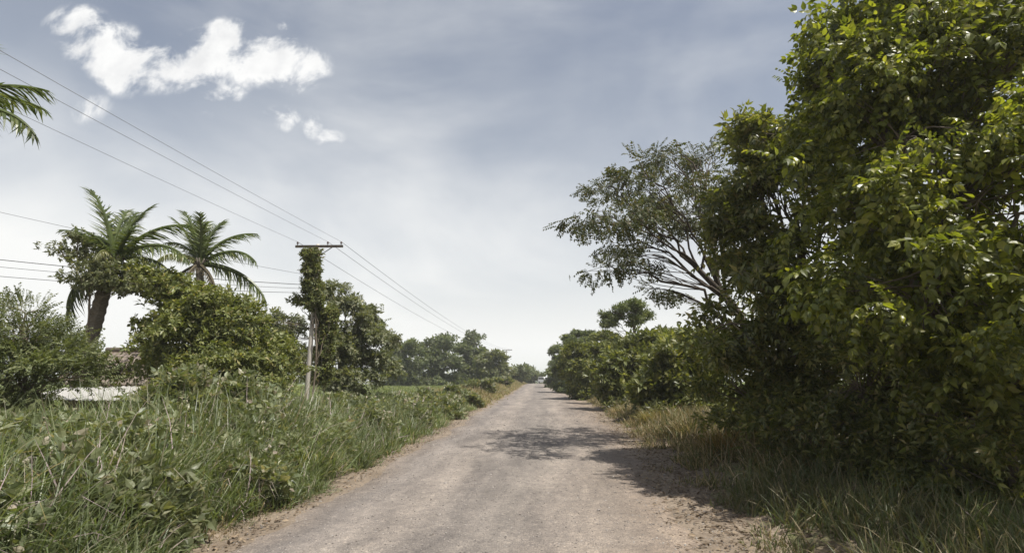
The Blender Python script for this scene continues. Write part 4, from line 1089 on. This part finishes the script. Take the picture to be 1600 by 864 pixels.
# dry edge between grass and road
R = np.random.default_rng(9); n = 34000
y = 3.5 + 60 * R.random(n) ** 2.0; d = .0 + 2.1 * R.random(n) ** .8 + (fbm(np.c_[y * .9, y * 0], 3, 78) - .5) * .8
x = xl(y) - d
keep = fbm(np.c_[x, y] * 1.6, 3, 80) > .42 - .12 * (d - .4)
x, y, d = x[keep], y[keep], d[keep]
grass('dry_grass', 'short dry brown grass fringing the left road edge', x, y, (.05 + .30 * np.clip(d - .2, 0, 1.6)) * (.5 + R.random(len(x))), .010 + .004 * y ** .5 * R.random(len(x)), M['grass_edge'], BL, .7, seed=10)

# leafy weeds standing in the left verge
WEED_T = [whorl(6, .17, WIDE_V, WIDE_F, 61, .4), whorl(7, .15, LEAF_V, LEAF_F, 62, .5), whorl(5, .2, WIDE_V, WIDE_F, 63, .3)]
def weed(label, px, D, lobes, tm=WEED_T, mat='leaf_weed', seed=0, size=(.7, 1.2), per=4, spread=.13, group='leafy weeds in the left verge', twigs=26, gap=.36):
    b_ = on_ground(px, D)
    top = max(q[1] for q in lobes)
    tree('weed_shrub', label, 'shrub', b_, [(b_, .03), (b_ + Vector((.03, 0, .4)), .024), (b_ + Vector((.05, 0, .8)), .014)], [PX(*q) for q in lobes], tm, M[mat], M['bark_pale'], per=per, spread=spread,
         outw=.8, down=-.15, rnd=.5, size=size, gap=gap, gscale=1.6, twigs=twigs, seed=seed, twig_r=.009, crown='foliage', stem='stem', sides=5, group=group, limb_r=.7)
weed('broad-leaved weed clump at the left edge in front of the shed', 70, 12.2, [(70, 690, 12.2, (.8, .7, .42), 170), (115, 672, 12.6, (.5, .6, .35), 90), (20, 690, 12, (.8, .7, .45), 150), (110, 700, 12, (.8, .6, .4), 120)], seed=201)
weed('large weed thicket right of the shed, in front of the leafy tree', 285, 15.5, [(285, 618, 15.0, (1.0, .8, .6), 300), (255, 650, 14.8, (.75, .7, .5), 200), (350, 630, 15.2, (1.0, .8, .55), 260), (300, 668, 14.4, (1.2, .7, .5), 240), (400, 650, 15.4, (.8, .7, .5), 160)], seed=202)
weed('weed clump between the large thicket and the pole', 425, 18.5, [(405, 640, 18.5, (.9, .8, .55), 170), (450, 655, 18.5, (.85, .8, .5), 150), (425, 680, 18, (1.0, .7, .4), 120)], seed=203)
weed('grey-leaved weed at the lower left among the tall grass', 185, 9.6, [(190, 735, 9.6, (.5, .5, .3), 90), (150, 750, 9.4, (.4, .4, .25), 60)], seed=204)
weed('weed bush beside the base of the utility pole', 525, 24, [(525, 638, 24, (.8, .8, .55), 150), (558, 652, 24, (.7, .8, .5), 130), (500, 665, 23.5, (.8, .7, .45), 100)], seed=205)
weed('dusty weed bush by the road edge beyond the pole', 600, 26.5, [(612, 650, 26.5, (.8, .8, .5), 140), (640, 660, 26.5, (.6, .8, .42), 110), (590, 660, 26, (.9, .7, .45), 100)], seed=206, mat='leaf_grey')
weed('low weed bush leaning toward the road past the dusty weed', 668, 33, [(668, 628, 33, (1.0, .9, .65), 140), (692, 640, 33, (.8, .8, .5), 110)], seed=207, size=(1.0, 1.5))
weed('weed bush halfway along the left verge', 712, 44, [(714, 614, 44, (1.1, 1, .75), 120), (730, 624, 44, (.9, .9, .6), 80)], seed=208, size=(1.2, 1.8))
weed('pale weed bush on the far part of the left verge', 752, 62, [(752, 605, 62, (1.4, 1.2, .9), 100), (736, 608, 62, (1.3, 1.2, .8), 70)], seed=209, size=(1.5, 2.2))
weed('last low bush on the left verge before the road end', 790, 92, [(786, 600, 92, (1.6, 1.4, 1.0), 80), (772, 600, 93, (1.8, 1.4, 1.0), 70)], seed=210, size=(2, 3))
weed('small upright weed in front of the large thicket', 215, 12.4, [(215, 690, 12.4, (.45, .45, .4), 90), (235, 715, 12.2, (.5, .4, .3), 70)], seed=211)
weed('low leafy weed near the road edge in the lower left', 380, 11.4, [(385, 740, 11.4, (.5, .45, .3), 80), (350, 730, 11.6, (.5, .45, .3), 70)], seed=212)

weed('tall pale weed at the lower left corner of the picture', 40, 9.0, [(35, 745, 9.0, (.55, .5, .4), 120), (75, 770, 8.8, (.5, .45, .3), 90)], seed=213)
weed('leafy weed cluster below the left edge clump, before the tall grass', 130, 10.4, [(125, 722, 10.4, (.6, .5, .35), 120), (170, 715, 10.6, (.5, .5, .35), 90)], seed=214)
weed('broad weed patch in front of the large thicket, right half', 330, 13.2, [(330, 695, 13.2, (.7, .6, .4), 150), (375, 690, 13.4, (.6, .6, .4), 120)], seed=215)
weed('weed patch in front of the pole among the grass', 455, 16, [(450, 690, 16, (.7, .6, .4), 120), (490, 690, 16.2, (.6, .6, .38), 100)], seed=216)
weed('yellowish low weed midway between thicket and road edge', 430, 13.4, [(430, 725, 13.4, (.5, .45, .32), 80)], seed=217, mat='leaf_vine')
weed('greyish weed at the bottom left among grass blades', 235, 8.6, [(235, 790, 8.6, (.45, .4, .3), 80), (200, 770, 8.8, (.4, .4, .3), 60)], seed=218, mat='leaf_grey')

# broad leaves of weeds mingled all through the verge grass
R = np.random.default_rng(14)
m = 3600; y = 3.6 + 40 * R.random(m) ** 1.6; d = 1.3 + 8.5 * R.random(m)
keep = fbm(np.c_[xl(y) - d, y] * .55, 2, 95) > .47; y, d = y[keep], d[keep]; m = len(y)
x = xl(y) - d; hs = np.minimum(np.clip(.3 + .5 * d, .3, 1.4), 2.1 - .12 * d) * np.interp(y, [12, 26, 45], [1, .75, .6]) * (.6 + .6 * R.random(m))
g = Geo(); k = 9
t = (.35 + .65 * R.random((m, k))); px_ = x[:, None] + R.normal(size=(m, k)) * .14; py_ = y[:, None] + R.normal(size=(m, k)) * .14
P = np.stack([px_, py_, ground_z(px_, py_) + hs[:, None] * t], -1).reshape(-1, 3); n = len(P); w_ = R.integers(0, 3, n)
D = R.normal(size=(n, 3)) + np.array([0, 0, .3]); Nn = np.tile([0, 0, 1.], (n, 1)) + R.normal(size=(n, 3)) * .5
S = (.45 + .6 * R.random(n)) * (1 + .012 * P[:, 1])
for i, (tv, tf) in enumerate(WEED_T):
    q = w_ == i; g.scatter(tv, tf, P[q], frames(D[q], Nn[q]), S[q])
obj('verge_weeds', g.mesh('verge_weeds', M['leaf_weed']), kind='stuff', label='mixed leafy weeds growing through the left verge grass', cat='weeds')

# ------------------------------------------------------------------ right verge: tufts, litter
def tuft(label, px, D, n, h, spread, mat, seed, w=.014, xo=0):
    R = np.random.default_rng(seed); b_ = on_ground(px, D)
    g = Geo()
    a = R.random(n) * 2 * PI; rr_ = spread * R.random(n) ** .6
    p = np.c_[np.cos(a) * rr_, np.sin(a) * rr_, np.zeros(n)]
    out_ = np.c_[np.cos(a), np.sin(a)] * (rr_ / spread)[:, None] * .5 + R.normal(size=(n, 2)) * .2
    zv = norm(np.c_[out_, np.ones(n)]); yv = norm(np.c_[np.cos(a), np.sin(a), np.zeros(n)] + R.normal(size=(n, 3)) * .3)
    xv = norm(np.cross(yv, zv)); yv = np.cross(zv, xv); Rm = np.stack([xv, yv, zv], 2)
    hs = h * (.5 + .6 * R.random(n)); k = R.integers(0, 4, n)
    for i, (tv, tf) in enumerate(BL):
        s = k == i; g.scatter(tv, tf, p[s], Rm[s], np.c_[np.full(s.sum(), w) * (.6 + .8 * R.random(s.sum())), hs[s], hs[s]])
    obj('grass_tuft', g.mesh('grass_tuft', M[mat]), None, tuple(b_ - Vector((0, 0, .03))), None, label, 'grass tuft', 'grass tufts on the right verge')
tuft('golden brown grass tuft at the shade edge on the right verge', 1128, 16.6, 1000, 1.0, .6, 'grass_gold', 301, .02)
tuft('green and yellow grass tuft behind the golden tuft', 1075, 21.5, 800, .95, .7, 'grass_edge', 302, .022)
tuft('dull green tuft between the golden tuft and the dark bush', 1190, 15.8, 500, .8, .5, 'grass', 303, .02)
tuft('yellowish grass clump below the first hedge tree', 1025, 28.5, 700, .9, .9, 'grass_far', 304, .03)
tuft('low straw-coloured clump on the right verge below the bright bush', 985, 36, 600, .7, 1.2, 'grass_edge', 305, .035)
tuft('small leafy grass tuft at the lower right corner', 1560, 8.2, 420, .55, .5, 'grass', 306, .016)
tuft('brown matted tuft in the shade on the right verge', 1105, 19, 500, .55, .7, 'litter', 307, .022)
R = np.random.default_rng(12); n = 44000
y = 5 + 60 * R.random(n) ** 1.45; d = .1 + 4.5 * R.random(n) ** 1.3
x = xr(y) + d
keep = fbm(np.c_[x, y] * .9, 3, 90) > .50 - .05 * np.minimum(d, 3) + .03 * (y < 14.5)
x, y, d = x[keep], y[keep], d[keep]
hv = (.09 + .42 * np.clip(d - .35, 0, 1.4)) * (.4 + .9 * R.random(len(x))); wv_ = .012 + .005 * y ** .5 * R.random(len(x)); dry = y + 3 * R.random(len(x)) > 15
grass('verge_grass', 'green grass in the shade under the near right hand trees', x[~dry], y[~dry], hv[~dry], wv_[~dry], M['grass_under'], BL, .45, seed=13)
grass('verge_grass', 'dry yellow grass along the right road edge in the middle distance', x[dry], y[dry], hv[dry] * 1.25, wv_[dry] * 1.2, M['grass_edge'], BL, .4, seed=15)
n = 26000; y = 4.5 + 36 * R.random(n) ** 1.5; x = xr(y) - .9 + 6 * R.random(n) ** 1.2
keep = R.random(n) < np.clip((x - xr(y) + .8) * .6, 0, 1); x, y = x[keep], y[keep]; n = len(x)
y2 = 4.5 + 40 * R.random(3500) ** 1.6; x2 = xl(y2) - 1.7 * R.random(3500)
x, y = np.r_[x, x2], np.r_[y, y2]; n = len(x)
z = np.maximum(ground_z(x, y) + .03, .02)
g = Geo(); g.scatter(LEAF_V, LEAF_F, np.c_[x, y, z], frames(R.normal(size=(n, 3)) * np.array([1, 1, .25]), np.tile([0, 0, 1.], (n, 1)) + R.normal(size=(n, 3)) * .35), .05 + .08 * R.random(n))
obj('leaf_litter', g.mesh('leaf_litter', M['litter']), kind='stuff', label='dry fallen leaves along the road shoulders', cat='leaf litter')

n = 420; y = 5 + 26 * R.random(n) ** 1.3; x = np.where(R.random(n) < .75, xr(y) - .4 + 2.6 * R.random(n), xl(y) - 1.4 * R.random(n))
g = Geo()
for i in range(n):
    L_ = .08 + .3 * R.random(); a = R.random() * 2 * PI; z0 = max(gz(x[i], y[i]) + .03, .03)
    p = np.array([[x[i], y[i], z0], [x[i] + math.cos(a) * L_ * .5, y[i] + math.sin(a) * L_ * .5, z0 + .015], [x[i] + math.cos(a + .4) * L_, y[i] + math.sin(a + .4) * L_, z0]])
    g.tube(p, [.006, .005, .003], 4, cap=False)
obj('fallen_twigs', g.mesh('fallen_twigs', M['bark']), kind='stuff', label='broken twigs lying on the road shoulders', cat='twigs')

# ------------------------------------------------------------------ hazy air over the whole place
g = Geo(); g.box((0, 1465, 8.5), (1900, 3590, 21))
hm, nt, out = new_mat('haze_air')
pv = nt.nodes.new('ShaderNodeVolumePrincipled'); pv.inputs['Color'].default_value = (.93, .95, .97, 1); pv.inputs['Density'].default_value = .0005; pv.inputs['Anisotropy'].default_value = .3
nt.links.new(pv.outputs[0], out.inputs['Volume'])
obj('haze', g.mesh('haze', hm), kind='stuff', label='thin pale haze over the whole scene', cat='haze')
